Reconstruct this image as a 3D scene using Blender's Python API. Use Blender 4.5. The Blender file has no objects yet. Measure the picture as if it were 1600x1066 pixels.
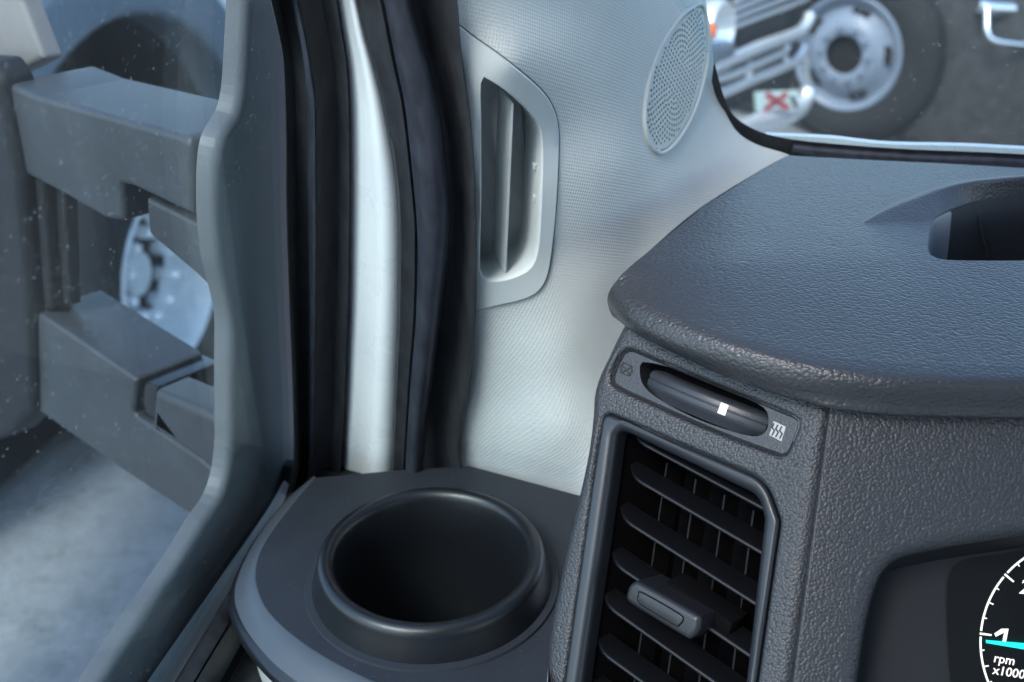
import bpy, bmesh, math, random
import numpy as np
from mathutils import Vector, Matrix
from mathutils.geometry import delaunay_2d_cdt

random.seed(7)
R = math.radians
S = bpy.context.scene
COL = S.collection

# ------------------------------------------------------------------ camera
YAW, PITCH, FPX = R(12), R(28), 1700.0          # photo pixels (1600 x 1066)
CAM = Vector((0, 0, 1.95))
FH = Vector((-math.sin(YAW), math.cos(YAW), 0))
AX = FH * math.cos(PITCH) + Vector((0, 0, -math.sin(PITCH)))
RT = Vector((math.cos(YAW), math.sin(YAW), 0))
UP = RT.cross(AX)
cd = bpy.data.cameras.new('camera')
cam = bpy.data.objects.new('camera', cd)
COL.objects.link(cam)
cam.matrix_world = Matrix.Translation(CAM) @ Matrix((RT, UP, -AX)).transposed().to_4x4()
cd.sensor_width = 36
cd.lens = 36 * FPX / 1600
cd.clip_start = 0.01
cd.clip_end = 600
cd.dof.use_dof = True
cd.dof.focus_distance = 0.44
cd.dof.aperture_fstop = 11.5
S.camera = cam

# ------------------------------------------------------------------ light
SUN_EL, SUN_AZ = R(48), R(205)                   # azimuth clockwise from +y
w = bpy.data.worlds.new('World')
S.world = w
w.use_nodes = True
nt = w.node_tree
sky = nt.nodes.new('ShaderNodeTexSky')
sky.sky_type = 'NISHITA'
sky.sun_disc = False
sky.sun_elevation = SUN_EL
sky.sun_rotation = SUN_AZ
sky.altitude = 100
sky.dust_density = 1.2
sky.ozone_density = 0.7
bg = nt.nodes['Background']
bg.inputs['Strength'].default_value = 0.15
nt.links.new(sky.outputs[0], bg.inputs[0])
sl = bpy.data.lights.new('sun', 'SUN')
sl.energy = 1.0
sl.angle = R(20)
sl.color = (1, 0.95, 0.88)
sun = bpy.data.objects.new('sun', sl)
COL.objects.link(sun)
sd = Vector((math.sin(SUN_AZ) * math.cos(SUN_EL), math.cos(SUN_AZ) * math.cos(SUN_EL), math.sin(SUN_EL)))
sun.rotation_euler = sd.to_track_quat('Z', 'Y').to_euler()
S.view_settings.view_transform = 'Standard'
S.view_settings.look = 'None'
S.view_settings.gamma = 1
S.view_settings.exposure = 1.8
S.cycles.max_bounces = 6
S.cycles.transparent_max_bounces = 12
S.cycles.use_denoising = True
S.cycles.use_adaptive_sampling = True
S.cycles.adaptive_threshold = 0.02

# ------------------------------------------------------------------ materials
def mat(name, col, rough=0.5, spec=0.5, metal=0.0):
    m = bpy.data.materials.new(name)
    m.use_nodes = True
    b = m.node_tree.nodes['Principled BSDF']
    b.inputs['Base Color'].default_value = (*col, 1)
    b.inputs['Roughness'].default_value = rough
    b.inputs['Specular IOR Level'].default_value = spec
    b.inputs['Metallic'].default_value = metal
    return m, m.node_tree, b

def coords(nt, scale=(1, 1, 1), rot=(0, 0, 0), world=True):
    mp = nt.nodes.new('ShaderNodeMapping')
    mp.inputs['Scale'].default_value = scale
    mp.inputs['Rotation'].default_value = rot
    if world:
        g = nt.nodes.new('ShaderNodeNewGeometry')
        nt.links.new(g.outputs['Position'], mp.inputs['Vector'])
    else:
        g = nt.nodes.new('ShaderNodeTexCoord')
        nt.links.new(g.outputs['UV'], mp.inputs['Vector'])
    return mp.outputs[0]

def noise(nt, vec, scale, detail=3, rough=0.5):
    n = nt.nodes.new('ShaderNodeTexNoise')
    n.inputs['Scale'].default_value = scale
    n.inputs['Detail'].default_value = detail
    n.inputs['Roughness'].default_value = rough
    nt.links.new(vec, n.inputs['Vector'])
    return n.outputs['Fac']

def math_n(nt, op, a, b=None, clamp=False):
    n = nt.nodes.new('ShaderNodeMath')
    n.operation = op
    n.use_clamp = clamp
    for i, v in enumerate((a, b)):
        if v is None:
            continue
        if isinstance(v, (int, float)):
            n.inputs[i].default_value = v
        else:
            nt.links.new(v, n.inputs[i])
    return n.outputs[0]

def ramp(nt, fac, stops):
    n = nt.nodes.new('ShaderNodeValToRGB')
    e = n.color_ramp.elements
    while len(e) < len(stops):
        e.new(0.5)
    for k, (p, c) in enumerate(stops):
        e[k].position = p
        e[k].color = (*c, 1) if len(c) == 3 else c
    nt.links.new(fac, n.inputs[0])
    return n.outputs[0]

def bump(nt, b, height, dist, strength=1.0):
    n = nt.nodes.new('ShaderNodeBump')
    n.inputs['Strength'].default_value = strength
    n.inputs['Distance'].default_value = dist
    nt.links.new(height, n.inputs['Height'])
    nt.links.new(n.outputs[0], b.inputs['Normal'])

def leather(name, col, cell=0.0015, rough=0.42, depth=0.00022, stretch=(1, 1, 1)):
    """soft-touch dash skin: pebbled grain"""
    m, t, b = mat(name, col, rough, 0.5)
    v = coords(t, stretch)
    wob = t.nodes.new('ShaderNodeTexNoise')
    wob.inputs['Scale'].default_value = 0.5 / cell
    t.links.new(v, wob.inputs['Vector'])
    sc = t.nodes.new('ShaderNodeVectorMath')
    sc.operation = 'MULTIPLY_ADD'
    sc.inputs[1].default_value = (cell * 0.8,) * 3
    t.links.new(wob.outputs['Color'], sc.inputs[0])
    t.links.new(v, sc.inputs[2])
    vo = t.nodes.new('ShaderNodeTexVoronoi')
    vo.feature = 'F1'
    vo.inputs['Scale'].default_value = 1 / cell
    t.links.new(sc.outputs[0], vo.inputs['Vector'])
    e = math_n(t, 'SUBTRACT', 1.0, math_n(t, 'POWER', vo.outputs['Distance'], 2.0))
    fine = noise(t, v, 3.0 / cell, 2)
    h = math_n(t, 'MULTIPLY_ADD', fine, 0.08)
    t.nodes[-1].inputs[2].default_value = 0
    t.links.new(e, t.nodes[-1].inputs[2])
    bump(t, b, h, depth)
    big = noise(t, v, 14, 3)
    rr = math_n(t, 'MULTIPLY_ADD', big, 0.16)
    t.nodes[-1].inputs[2].default_value = rough - 0.08
    t.links.new(rr, b.inputs['Roughness'])
    # dust caught on the skin
    d = noise(t, v, 700, 2, 0.7)
    dm = ramp(t, d, [(0.735, (*col,)), (0.77, tuple(c * 2.2 + 0.012 for c in col))])
    t.links.new(dm, b.inputs['Base Color'])
    return m

def fine_plastic(name, col, rough=0.5, pitch=0.0006, depth=0.00005, spec=0.5, vary=0.1, dust=0.0):
    m, t, b = mat(name, col, rough, spec)
    v = coords(t)
    n1 = noise(t, v, 1 / pitch, 2, 0.6)
    bump(t, b, n1, depth)
    n2 = noise(t, v, 22, 4, 0.6)
    lo = tuple(c * (1 - vary) for c in col)
    hi = tuple(min(1, c * (1 + vary)) for c in col)
    t.links.new(ramp(t, n2, [(0.3, lo), (0.7, hi)]), b.inputs['Base Color'])
    if dust:
        dn = noise(t, v, 900, 2, 0.7)
        mk_ = t.nodes.new('ShaderNodeMix'); mk_.data_type = 'RGBA'
        t.links.new(math_n(t, 'MULTIPLY', math_n(t, 'GREATER_THAN', dn, 0.745), dust), mk_.inputs[0])
        t.links.new(b.inputs['Base Color'].links[0].from_socket, mk_.inputs[6])
        mk_.inputs[7].default_value = (0.35, 0.35, 0.34, 1)
        t.links.new(mk_.outputs[2], b.inputs['Base Color'])
    rr = math_n(t, 'MULTIPLY_ADD', n2, 0.14)
    t.nodes[-1].inputs[2].default_value = rough - 0.07
    t.links.new(rr, b.inputs['Roughness'])
    return m

def fabric_trim(name, col):
    m, t, b = mat(name, col, 0.72, 0.25)
    g = t.nodes.new('ShaderNodeNewGeometry')
    d1 = t.nodes.new('ShaderNodeVectorMath'); d1.operation = 'DOT_PRODUCT'
    d1.inputs[1].default_value = (0.55, 0.75, 0.42)
    d2 = t.nodes.new('ShaderNodeVectorMath'); d2.operation = 'DOT_PRODUCT'
    d2.inputs[1].default_value = (-0.45, -0.25, 0.86)
    t.links.new(g.outputs['Position'], d1.inputs[0])
    t.links.new(g.outputs['Position'], d2.inputs[0])
    k = 2 * math.pi / 0.0021
    s1 = math_n(t, 'SINE', math_n(t, 'MULTIPLY', d1.outputs['Value'], k))
    s2 = math_n(t, 'SINE', math_n(t, 'MULTIPLY', d2.outputs['Value'], k))
    h = math_n(t, 'MULTIPLY', s1, s2)
    bump(t, b, h, 0.00008)
    big = noise(t, coords(t), 25, 4, 0.65)
    t.links.new(ramp(t, big, [(0.25, tuple(c * 0.93 for c in col)), (0.7, col)]), b.inputs['Base Color'])
    b.inputs['Sheen Weight'].default_value = 0.1
    return m

def rubber(name, col=(0.012, 0.013, 0.015), rough=0.5):
    m, t, b = mat(name, col, rough, 0.4)
    v = coords(t, (1, 1, 0.25))
    n = noise(t, v, 180, 4, 0.6)
    t.links.new(ramp(t, n, [(0.35, col), (0.75, tuple(c * 2.0 + 0.004 for c in col))]), b.inputs['Base Color'])
    hh = math_n(t, 'MULTIPLY_ADD', noise(t, v, 45, 3, 0.6), 9.0)
    t.nodes[-1].inputs[2].default_value = 0
    t.links.new(noise(t, v, 900, 2), t.nodes[-1].inputs[2])
    bump(t, b, hh, 0.00008)
    return m

def glass(name, dust=0.06, speck=0.5, tint=(0.9, 0.96, 0.97), gloss=0.02, speck_scale=420):
    """thin pane: clear, mirror-like at a slant, with a film of dust and stray specks"""
    m = bpy.data.materials.new(name)
    m.use_nodes = True
    t = m.node_tree
    t.nodes.clear()
    out = t.nodes.new('ShaderNodeOutputMaterial')
    tr = t.nodes.new('ShaderNodeBsdfTransparent'); tr.inputs[0].default_value = (*tint, 1)
    gl = t.nodes.new('ShaderNodeBsdfGlossy'); gl.inputs['Roughness'].default_value = gloss
    fr = t.nodes.new('ShaderNodeLayerWeight'); fr.inputs[0].default_value = 0.5      # reflectance rising with the slant, both sides alike
    sch = math_n(t, 'MULTIPLY_ADD', math_n(t, 'POWER', fr.outputs['Facing'], 5.0), 0.28)
    t.nodes[-1].inputs[2].default_value = 0.009
    mx = t.nodes.new('ShaderNodeMixShader')
    t.links.new(sch, mx.inputs[0]); t.links.new(tr.outputs[0], mx.inputs[1]); t.links.new(gl.outputs[0], mx.inputs[2])
    df = t.nodes.new('ShaderNodeBsdfDiffuse'); df.inputs[0].default_value = (0.62, 0.62, 0.6, 1)
    tl = t.nodes.new('ShaderNodeBsdfTranslucent'); tl.inputs[0].default_value = (0.62, 0.62, 0.6, 1)
    ad = t.nodes.new('ShaderNodeMixShader'); ad.inputs[0].default_value = 0.5
    t.links.new(df.outputs[0], ad.inputs[1]); t.links.new(tl.outputs[0], ad.inputs[2])
    v = coords(t)
    film = math_n(t, 'MULTIPLY', noise(t, v, 16, 4, 0.6), dust * 2)
    vo = t.nodes.new('ShaderNodeTexVoronoi')
    vo.inputs['Scale'].default_value = speck_scale
    t.links.new(v, vo.inputs['Vector'])
    sp = math_n(t, 'LESS_THAN', vo.outputs['Distance'], 0.2)
    pick = t.nodes.new('ShaderNodeSeparateColor')
    t.links.new(vo.outputs['Color'], pick.inputs[0])
    sp = math_n(t, 'MULTIPLY', sp, math_n(t, 'GREATER_THAN', pick.outputs[0], 0.72))
    sp = math_n(t, 'MULTIPLY', sp, math_n(t, 'MULTIPLY', pick.outputs[1], speck))
    f = math_n(t, 'ADD', film, sp, True)
    m2 = t.nodes.new('ShaderNodeMixShader')
    t.links.new(f, m2.inputs[0]); t.links.new(mx.outputs[0], m2.inputs[1]); t.links.new(ad.outputs[0], m2.inputs[2])
    t.links.new(m2.outputs[0], out.inputs[0])
    return m

DK = (0.030, 0.034, 0.043)
M = {}
M['dash'] = leather('dash_skin', (0.032, 0.0345, 0.0385), 0.00125, 0.35, 0.00028, (0.75, 1.1, 1.0))
M['panel'] = leather('panel_skin', (0.026, 0.029, 0.034), 0.00115, 0.46, 0.00033)
M['binskin'] = leather('bin_skin', (0.04, 0.045, 0.054), 0.0014, 0.4, 0.0003)
M['tray'] = fine_plastic('tray_plastic', (0.019, 0.022, 0.029), 0.60, 0.0007, 0.00005, 0.35, 0.12, 0.5)
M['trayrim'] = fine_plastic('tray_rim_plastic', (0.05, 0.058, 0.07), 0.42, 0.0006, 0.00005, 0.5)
M['cup'] = fine_plastic('cup_plastic', (0.0075, 0.0085, 0.0105), 0.34, 0.0006, 0.00008, 0.5, 0.1, 0.25)
M['bezel'] = fine_plastic('bezel_plastic', (0.016, 0.019, 0.024), 0.34, 0.0005, 0.00004, 0.5)
M['slat'] = fine_plastic('slat_plastic', (0.004, 0.0045, 0.006), 0.40, 0.0005, 0.00004, 0.38)
M['hole'] = mat('vent_duct_black', (0.002, 0.002, 0.003), 0.9, 0.1)[0]
M['fabric'] = fabric_trim('woven_pillar_trim', (0.455, 0.485, 0.475))
M['light'] = fine_plastic('light_grey_plastic', (0.45, 0.49, 0.485), 0.5, 0.0009, 0.00004, 0.4, 0.04)
M['paint'] = fine_plastic('silver_white_paint', (0.72, 0.74, 0.74), 0.28, 0.002, 0.00001, 0.5, 0.03)
M['rubber'] = rubber('seal_rubber')
M['rubber2'] = rubber('bulb_rubber', (0.018, 0.02, 0.027), 0.38)
M['felt'] = rubber('run_channel_felt', (0.008, 0.009, 0.010), 0.85)
M['mirror'] = fine_plastic('mirror_plastic', (0.026, 0.029, 0.034), 0.5, 0.0016, 0.00012, 0.4, 0.25, 0.5)
M['mirrordark'] = fine_plastic('mirror_shell_plastic', (0.011, 0.012, 0.015), 0.6, 0.0016, 0.00012, 0.22, 0.08)
M['capsheen'] = fine_plastic('mirror_warm_sheen', (0.20, 0.185, 0.18), 0.45, 0.0016, 0.00005, 0.4, 0.06)  # warm sheen on the dark housing, put into the colour
M['black'] = mat('gloss_black', (0.006, 0.007, 0.008), 0.25, 0.5)[0]
M['display'] = mat('display_black', (0.004, 0.005, 0.006), 0.35, 0.4)[0]
M['sidewall'] = fine_plastic('cluster_wall_plastic', (0.014, 0.016, 0.02), 0.6, 0.0008, 0.00004, 0.3)
M['whitemark'] = mat('white_print', (0.75, 0.75, 0.72), 0.5)[0]
M['darkmark'] = mat('dark_print', (0.008, 0.009, 0.01), 0.6)[0]
M['etch'] = mat('etched_print', (0.06, 0.075, 0.085), 0.7)[0]
M['chrome'] = mat('chrome', (0.9, 0.92, 0.93), 0.25, 0.5, 0.6)[0]
M['glass'] = glass('door_glass', 0.008, 0.22, (0.86, 0.94, 0.96))
M['screen'] = glass('windshield_glass', 0.03, 0.25, (0.9, 0.95, 0.95), 0.02, 300)
def emis(name, col, s):
    m, t, b = mat(name, (0.02, 0.02, 0.02), 0.5)
    b.inputs['Emission Color'].default_value = (*col, 1)
    b.inputs['Emission Strength'].default_value = s
    return m
M['lit_white'] = emis('lit_gauge_white', (0.95, 0.97, 0.93), 0.42)
M['lit_cyan'] = emis('lit_needle_cyan', (0.0, 0.62, 0.60), 0.5)

# ------------------------------------------------------------------ helpers
def ray(px, py):
    return AX + RT * ((px - 800) / FPX) + UP * ((533 - py) / FPX)

def atd(px, py, d):
    return CAM + ray(px, py) * d

def hit(px, py, pl, off=0.0):
    """point where the photo's ray meets a world plane (point, normal), moved off metres along the normal"""
    p, n = pl
    r = ray(px, py)
    return CAM + r * ((p + n * off - CAM).dot(n) / r.dot(n))

def zpl(z):
    return (Vector((0, 0, z)), Vector((0, 0, 1)))

def facing(p, n):
    n = n.normalized()
    return n if (CAM - p).dot(n) > 0 else -n

class Frame:
    """orthonormal frame in a plane: 2-D coordinates in metres, n towards the cabin"""
    def __init__(s, p, n, e1):
        s.o, s.n = p.copy(), n.normalized()
        s.e1 = (e1 - s.n * e1.dot(s.n)).normalized()
        s.e2 = s.n.cross(s.e1)
    def uv(s, px, py, off=0.0):
        q = hit(px, py, (s.o, s.n), off) - s.o
        return Vector((q.dot(s.e1), q.dot(s.e2)))
    def uvs(s, pts, off=0.0):
        return [s.uv(x, y, off) for x, y in pts]
    def w(s, u, v, h=0.0):
        return s.o + s.e1 * u + s.e2 * v + s.n * h

def tag(o, label=None, cat=None, group=None, kind=None):
    for k, v in (('label', label), ('category', cat), ('group', group), ('kind', kind)):
        if v:
            o[k] = v
    return o

def empty(name, loc, label=None, cat=None, group=None):
    o = bpy.data.objects.new(name, None)
    COL.objects.link(o)
    o.location = loc
    o.empty_display_size = 0.02
    return tag(o, label, cat, group)

def mesh(name, verts, faces, m, parent=None, smooth=40, flip=False):
    me = bpy.data.meshes.new(name)
    me.from_pydata([tuple(v) for v in verts], [], [tuple(f) for f in faces])
    bm = bmesh.new()
    bm.from_mesh(me)
    bmesh.ops.remove_doubles(bm, verts=bm.verts, dist=1e-6)
    bmesh.ops.recalc_face_normals(bm, faces=bm.faces)
    bm.to_mesh(me)
    bm.free()
    if smooth:
        me.shade_smooth()
        me.set_sharp_from_angle(angle=R(smooth))
    me.materials.append(m)
    o = bpy.data.objects.new(name, me)
    COL.objects.link(o)
    if parent is not None:
        o.parent = parent
        o.matrix_parent_inverse = Matrix.Translation(-Vector(parent.location))
    return o

def smooth_line(pts, n, closed=False):
    """Catmull-Rom through points (tuples/Vectors of any size), resampled evenly to n points"""
    P = np.array([tuple(p) for p in pts], float)
    k = len(P)
    out = []
    segs = k if closed else k - 1
    for i in range(segs):
        if closed:
            a, b, c, d = P[(i - 1) % k], P[i], P[(i + 1) % k], P[(i + 2) % k]
        else:
            b, c = P[i], P[i + 1]
            a = P[i - 1] if i > 0 else 2 * b - c
            d = P[i + 2] if i + 2 < k else 2 * c - b
        for j in range(16):
            t = j / 16
            out.append(0.5 * (2 * b + (c - a) * t + (2 * a - 5 * b + 4 * c - d) * t * t + (3 * b - a - 3 * c + d) * t ** 3))
    out.append(P[0] if closed else P[-1])
    out = np.array(out)
    L = np.concatenate([[0], np.cumsum(np.linalg.norm(np.diff(out, axis=0), axis=1))])
    tt = np.linspace(0, L[-1], n + 1)[:-1] if closed else np.linspace(0, L[-1], n)
    return [tuple(np.interp(t, L, out[:, c]) for c in range(P.shape[1])) for t in tt]

def fillet(poly, r, seg=5):
    """round the corners of a closed 2-D polygon; r a number or one per corner"""
    n = len(poly)
    out = []
    for i in range(n):
        a, b, c = Vector(poly[i - 1]), Vector(poly[i]), Vector(poly[(i + 1) % n])
        rr = r[i] if isinstance(r, (list, tuple)) else r
        u, v = (a - b), (c - b)
        lu, lv = u.length, v.length
        u.normalize(); v.normalize()
        ang = math.acos(max(-1, min(1, u.dot(v))))
        t = min(rr / max(math.tan(ang / 2), 1e-4), 0.48 * lu, 0.48 * lv)
        if rr <= 0 or ang > math.pi - 0.03:
            out.append(b); continue
        p0, p1 = b + u * t, b + v * t
        for k in range(seg + 1):
            s = k / seg
            out.append(p0 * (1 - s) ** 2 + b * 2 * s * (1 - s) + p1 * s * s)
    return out

def area2(l):
    return sum(l[i - 1][0] * l[i][1] - l[i][0] * l[i - 1][1] for i in range(len(l))) / 2

def inset(loop, d):
    """move a CCW loop inwards by d"""
    n = len(loop)
    out = []
    for i in range(n):
        a, b, c = Vector(loop[i - 1]), Vector(loop[i]), Vector(loop[(i + 1) % n])
        e1, e2 = (b - a), (c - b)
        if e1.length < 1e-9: e1 = e2
        if e2.length < 1e-9: e2 = e1
        n1 = Vector((-e1.y, e1.x)).normalized()
        n2 = Vector((-e2.y, e2.x)).normalized()
        m = n1 + n2
        if m.length < 1e-6:
            m = n1
        m.normalize()
        out.append(b + m * (d / max(0.5, m.dot(n1))))
    return out

def inside(p, poly):
    x, y = p[0], p[1]
    r = False
    j = len(poly) - 1
    for i in range(len(poly)):
        xi, yi, xj, yj = poly[i][0], poly[i][1], poly[j][0], poly[j][1]
        if (yi > y) != (yj > y) and x < (xj - xi) * (y - yi) / (yj - yi) + xi:
            r = not r
        j = i
    return r

def cdt(outer, holes=(), extra=()):
    """triangulate a polygon with holes; returns 2-D verts, triangles, loops of vertex ids"""
    K = 1000.0
    vs, es = [], []
    for lp in [outer, *holes]:
        s = len(vs)
        vs += [Vector((p[0], p[1])) * K for p in lp]
        es += [(s + i, s + (i + 1) % len(lp)) for i in range(len(lp))]
    vs += [Vector((p[0], p[1])) * K for p in extra]
    ov, oe, of, a, b, c = delaunay_2d_cdt(vs, es, [], 0, 1e-6)
    V = [v / K for v in ov]
    F = []
    for f in of:
        g = sum((V[i] for i in f), Vector((0, 0))) / len(f)
        if inside(g, outer) and not any(inside(g, h) for h in holes):
            F.append(list(f))
    return V, F

def plate(name, fr, outer, m, parent=None, holes=(), r=0.002, depth=0.01, hr=None, hdepth=None, h0=0.0, back=False, seg=4, smooth=40):
    """flat piece with rounded edges: outer silhouette loop and holes in frame coordinates, front face at height h0"""
    hr = r if hr is None else hr
    hdepth = depth if hdepth is None else hdepth
    if area2(outer) < 0: outer = outer[::-1]
    holes = [h if area2(h) > 0 else h[::-1] for h in holes]
    fo = inset(outer, r)
    fh = [inset(h, -hr) for h in holes]
    V2, F = cdt(fo, fh)
    V = [fr.w(p.x, p.y, h0) for p in V2]
    def skirt(loop, rad, sign, dp):
        rings = []
        for k in range(seg + 1):
            a = math.pi / 2 * k / seg
            lp = inset(loop, sign * rad * (1 - math.sin(a)))
            rings.append([fr.w(p[0], p[1], h0 - rad * (1 - math.cos(a))) for p in lp])
        rings.append([fr.w(p[0], p[1], h0 - dp) for p in loop])
        for j in range(len(rings) - 1):
            s = len(V)
            V.extend(rings[j]); V.extend(rings[j + 1])
            n = len(loop)
            for i in range(n):
                F.append([s + i, s + (i + 1) % n, s + n + (i + 1) % n, s + n + i])
    skirt(outer, r, 1, depth)
    for h in holes:
        skirt(h, hr, -1, hdepth)
    if back:
        V3, F3 = cdt(outer, holes)
        s = len(V)
        V += [fr.w(p.x, p.y, h0 - depth) for p in V3]
        F += [[s + i for i in f] for f in F3]
    return mesh(name, V, F, m, parent, smooth)

def loft(name, rows, m, parent=None, smooth=60, closed=False):
    """quads between rows of equal length"""
    V, F = [], []
    n = len(rows[0])
    for r in rows:
        V += list(r)
    for j in range(len(rows) - 1):
        for i in range(n - (0 if closed else 1)):
            i2 = (i + 1) % n
            F.append([j * n + i, j * n + i2, (j + 1) * n + i2, (j + 1) * n + i])
    return mesh(name, V, F, m, parent, smooth)

def tube(name, pts, rad, m, parent=None, seg=8, cap=True):
    P = [Vector(p) for p in pts]
    V, F = [], []
    prev = None
    for i, p in enumerate(P):
        t = (P[min(i + 1, len(P) - 1)] - P[max(i - 1, 0)]).normalized()
        ref = prev if prev is not None else (Vector((0, 0, 1)) if abs(t.z) < 0.9 else Vector((1, 0, 0)))
        a = (ref - t * ref.dot(t)).normalized()
        b = t.cross(a)
        prev = a
        rr = rad[i] if isinstance(rad, (list, tuple)) else rad
        for k in range(seg):
            an = 2 * math.pi * k / seg
            V.append(p + a * math.cos(an) * rr + b * math.sin(an) * rr)
    for i in range(len(P) - 1):
        for k in range(seg):
            k2 = (k + 1) % seg
            F.append([i * seg + k, i * seg + k2, (i + 1) * seg + k2, (i + 1) * seg + k])
    if cap:
        F.append(list(range(seg))); F.append([len(V) - seg + k for k in range(seg)])
    return mesh(name, V, F, m, parent, 60)

def lathe(name, o, ax, prof, m, parent=None, seg=48, smooth=50):
    """prof: (radius, height along ax)"""
    ax = ax.normalized()
    a = ax.orthogonal().normalized()
    b = ax.cross(a)
    rows = []
    for (rr, h) in prof:
        rows.append([o + ax * h + a * (rr * math.cos(2 * math.pi * k / seg)) + b * (rr * math.sin(2 * math.pi * k / seg)) for k in range(seg)])
    return loft(name, rows, m, parent, smooth, True)

def box(name, c, ax, half, m, parent=None, bev=0.002, seg=2):
    """bevelled box: centre, three axes, half sizes"""
    bm = bmesh.new()
    bmesh.ops.create_cube(bm, size=2)
    T = Matrix((ax[0], ax[1], ax[2])).transposed()
    for v in bm.verts:
        v.co = Vector((v.co.x * half[0], v.co.y * half[1], v.co.z * half[2]))
    if bev:
        bmesh.ops.bevel(bm, geom=list(bm.edges), offset=bev, segments=seg, profile=0.5, affect='EDGES')
    V = [Vector(c) + T @ v.co for v in bm.verts]
    bm.verts.index_update()
    F = [[v.index for v in f.verts] for f in bm.faces]
    bm.free()
    return mesh(name, V, F, m, parent, 40)

def text(name, s, fr, uv, size, m, parent, h=0.0006, ang=0.0, shear=0.0, mirror=False, align='CENTER'):
    c = bpy.data.curves.new(name, 'FONT')
    c.body = s; c.size = size; c.align_x = align; c.align_y = 'CENTER'; c.shear = shear
    c.resolution_u = 3
    c.offset = size * 0.012
    tmp = bpy.data.objects.new('tmp_text', c)
    me = bpy.data.meshes.new_from_object(tmp)
    bpy.data.objects.remove(tmp)
    ca, sa = math.cos(ang), math.sin(ang)
    V = []
    for v in me.vertices:
        x = -v.co.x if mirror else v.co.x
        V.append(fr.w(uv[0] + x * ca - v.co.y * sa, uv[1] + x * sa + v.co.y * ca, h))
    F = [list(p.vertices) for p in me.polygons]
    bpy.data.meshes.remove(me)
    return mesh(name, V, F, m, parent, 0)

UNIT = (Vector((1, 0, 0)), Vector((0, 1, 0)), Vector((0, 0, 1)))

# ------------------------------------------------------------------ world planes
ZD = 1.765                                        # dash top
ZT = 1.613                                        # cup holder tray
nPP = Vector((0, 1, 0.25)).normalized()
PP = (Vector((0, 0.475, ZT)), -nPP)               # rear face of the windshield pillar, leaning back; +off = towards the seat
nPG = Vector((1, 0, -0.154)).normalized()
PG = (Vector((-0.223, 0.47, 1.589)), nPG)         # door glass; +off = into the cabin

# ------------------------------------------------------------------ ground
m, t, b = mat('stained_concrete', (0.2, 0.2, 0.2), 0.8, 0.3)
v = coords(t)
n1 = noise(t, v, 9.0, 6, 0.7)
n2 = noise(t, v, 40.0, 6, 0.8)
f = math_n(t, 'ADD', math_n(t, 'MULTIPLY', n1, 0.5), math_n(t, 'MULTIPLY', n2, 0.5))
t.links.new(ramp(t, f, [(0.36, (0.115, 0.115, 0.11)), (0.46, (0.20, 0.205, 0.205)), (0.62, (0.26, 0.268, 0.27))]), b.inputs['Base Color'])
bump(t, b, noise(t, v, 120, 4, 0.7), 0.004)
g = mesh('ground', [(-60, -40, 0), (60, -40, 0), (60, 120, 0), (-60, 120, 0)], [(0, 1, 2, 3)], m, None, 0)
tag(g, 'grey stained asphalt parking ground below the door window', kind='structure')

# ------------------------------------------------------------------ unseen cab roof and rear wall, added to shape the light inside
M['head'] = fine_plastic('unseen_cab_lining', (0.36, 0.40, 0.42), 0.8, 0.002, 0.0001, 0.2, 0.04)
roof = plate('unseen_cab_roof', Frame(Vector((0.55, -0.35, 2.32)), Vector((0, 0, -1)), Vector((1, 0, 0))), fillet([Vector((-0.72, -0.62)), Vector((0.95, -0.62)), Vector((0.95, 0.75)), Vector((-0.72, 0.75))], 0.1, 6), M['head'], None, [], 0.02, 0.06, back=True)
bw_ = box('unseen_cab_wall', (0.6, -1.05, 1.6), UNIT, (0.85, 0.03, 0.75), M['head'], None, 0.02)
tag(roof, 'unseen pale headliner of the truck cab above the camera', kind='structure')
tag(bw_, 'unseen pale rear wall of the truck cab behind the camera', kind='structure')

# ------------------------------------------------------------------ cup holder
cup_c = hit(674, 861, zpl(ZT + 0.017))
cup_c.z = ZT
cup = empty('cup_holder', cup_c, 'black round cup holder with raised rim on a dark tray', 'cup holder')
rim = 0.098 / 2
prof = [(rim + 0.0068, 0.0002), (rim + 0.0066, 0.002), (rim + 0.0042, 0.010)]
for k in range(9):
    a = math.pi * k / 8
    prof.append((rim - 0.0005 + 0.0042 * math.cos(a), 0.0125 + 0.0045 * math.sin(a)))
prof += [(rim - 0.0062, 0.008), (rim - 0.0075, -0.01), (rim - 0.0095, -0.060), (rim - 0.014, -0.066), (0.0005, -0.067)]
lathe('well', cup_c, UNIT[2], prof, M['cup'], cup, 96, 50)
# stepped collar round the ring
lathe('collar', cup_c, UNIT[2], [(rim + 0.0062, -0.001), (rim + 0.0062, 0.0016), (rim + 0.0098, 0.0014), (rim + 0.0104, -0.001)], M['tray'], cup, 96, 40)
# tray: outer silhouette and the darker top
outer_px = [(890, 768), (735, 727), (640, 732), (540, 741), (490, 745), (446, 782), (402, 838), (372, 893), (361, 932), (366, 962), (386, 1002), (430, 1052), (500, 1100), (620, 1150), (800, 1180), (960, 1150), (1000, 900)]
top_px = [(914, 777), (735, 728.5), (640, 733.5), (540, 742.5), (493, 746.5), (459, 786), (427, 828), (407, 862), (400, 890), (402, 918), (420, 956), (468, 1000), (540, 1044), (640, 1085), (800, 1122), (850, 1114), (855, 1060), (862, 1000), (882, 930), (912, 860)]
NB = 120
def tray_loop(px, z):
    a = [hit(x, y, zpl(z)) for x, y in px]
    k = 4
    straight = [tuple(p) for p in a[:k]]
    return a
fr_t = Frame(Vector((0, 0, ZT)), Vector((0, 0, 1)), UNIT[0])
curve = smooth_line(top_px[4:], 90)
top_full = top_px[:4] + curve
topw = [(h.x, h.y) for h in (hit(x, y, zpl(ZT)) for x, y in top_full)]
hole_c = fr_t
o2 = Vector((cup_c.x, cup_c.y))
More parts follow.
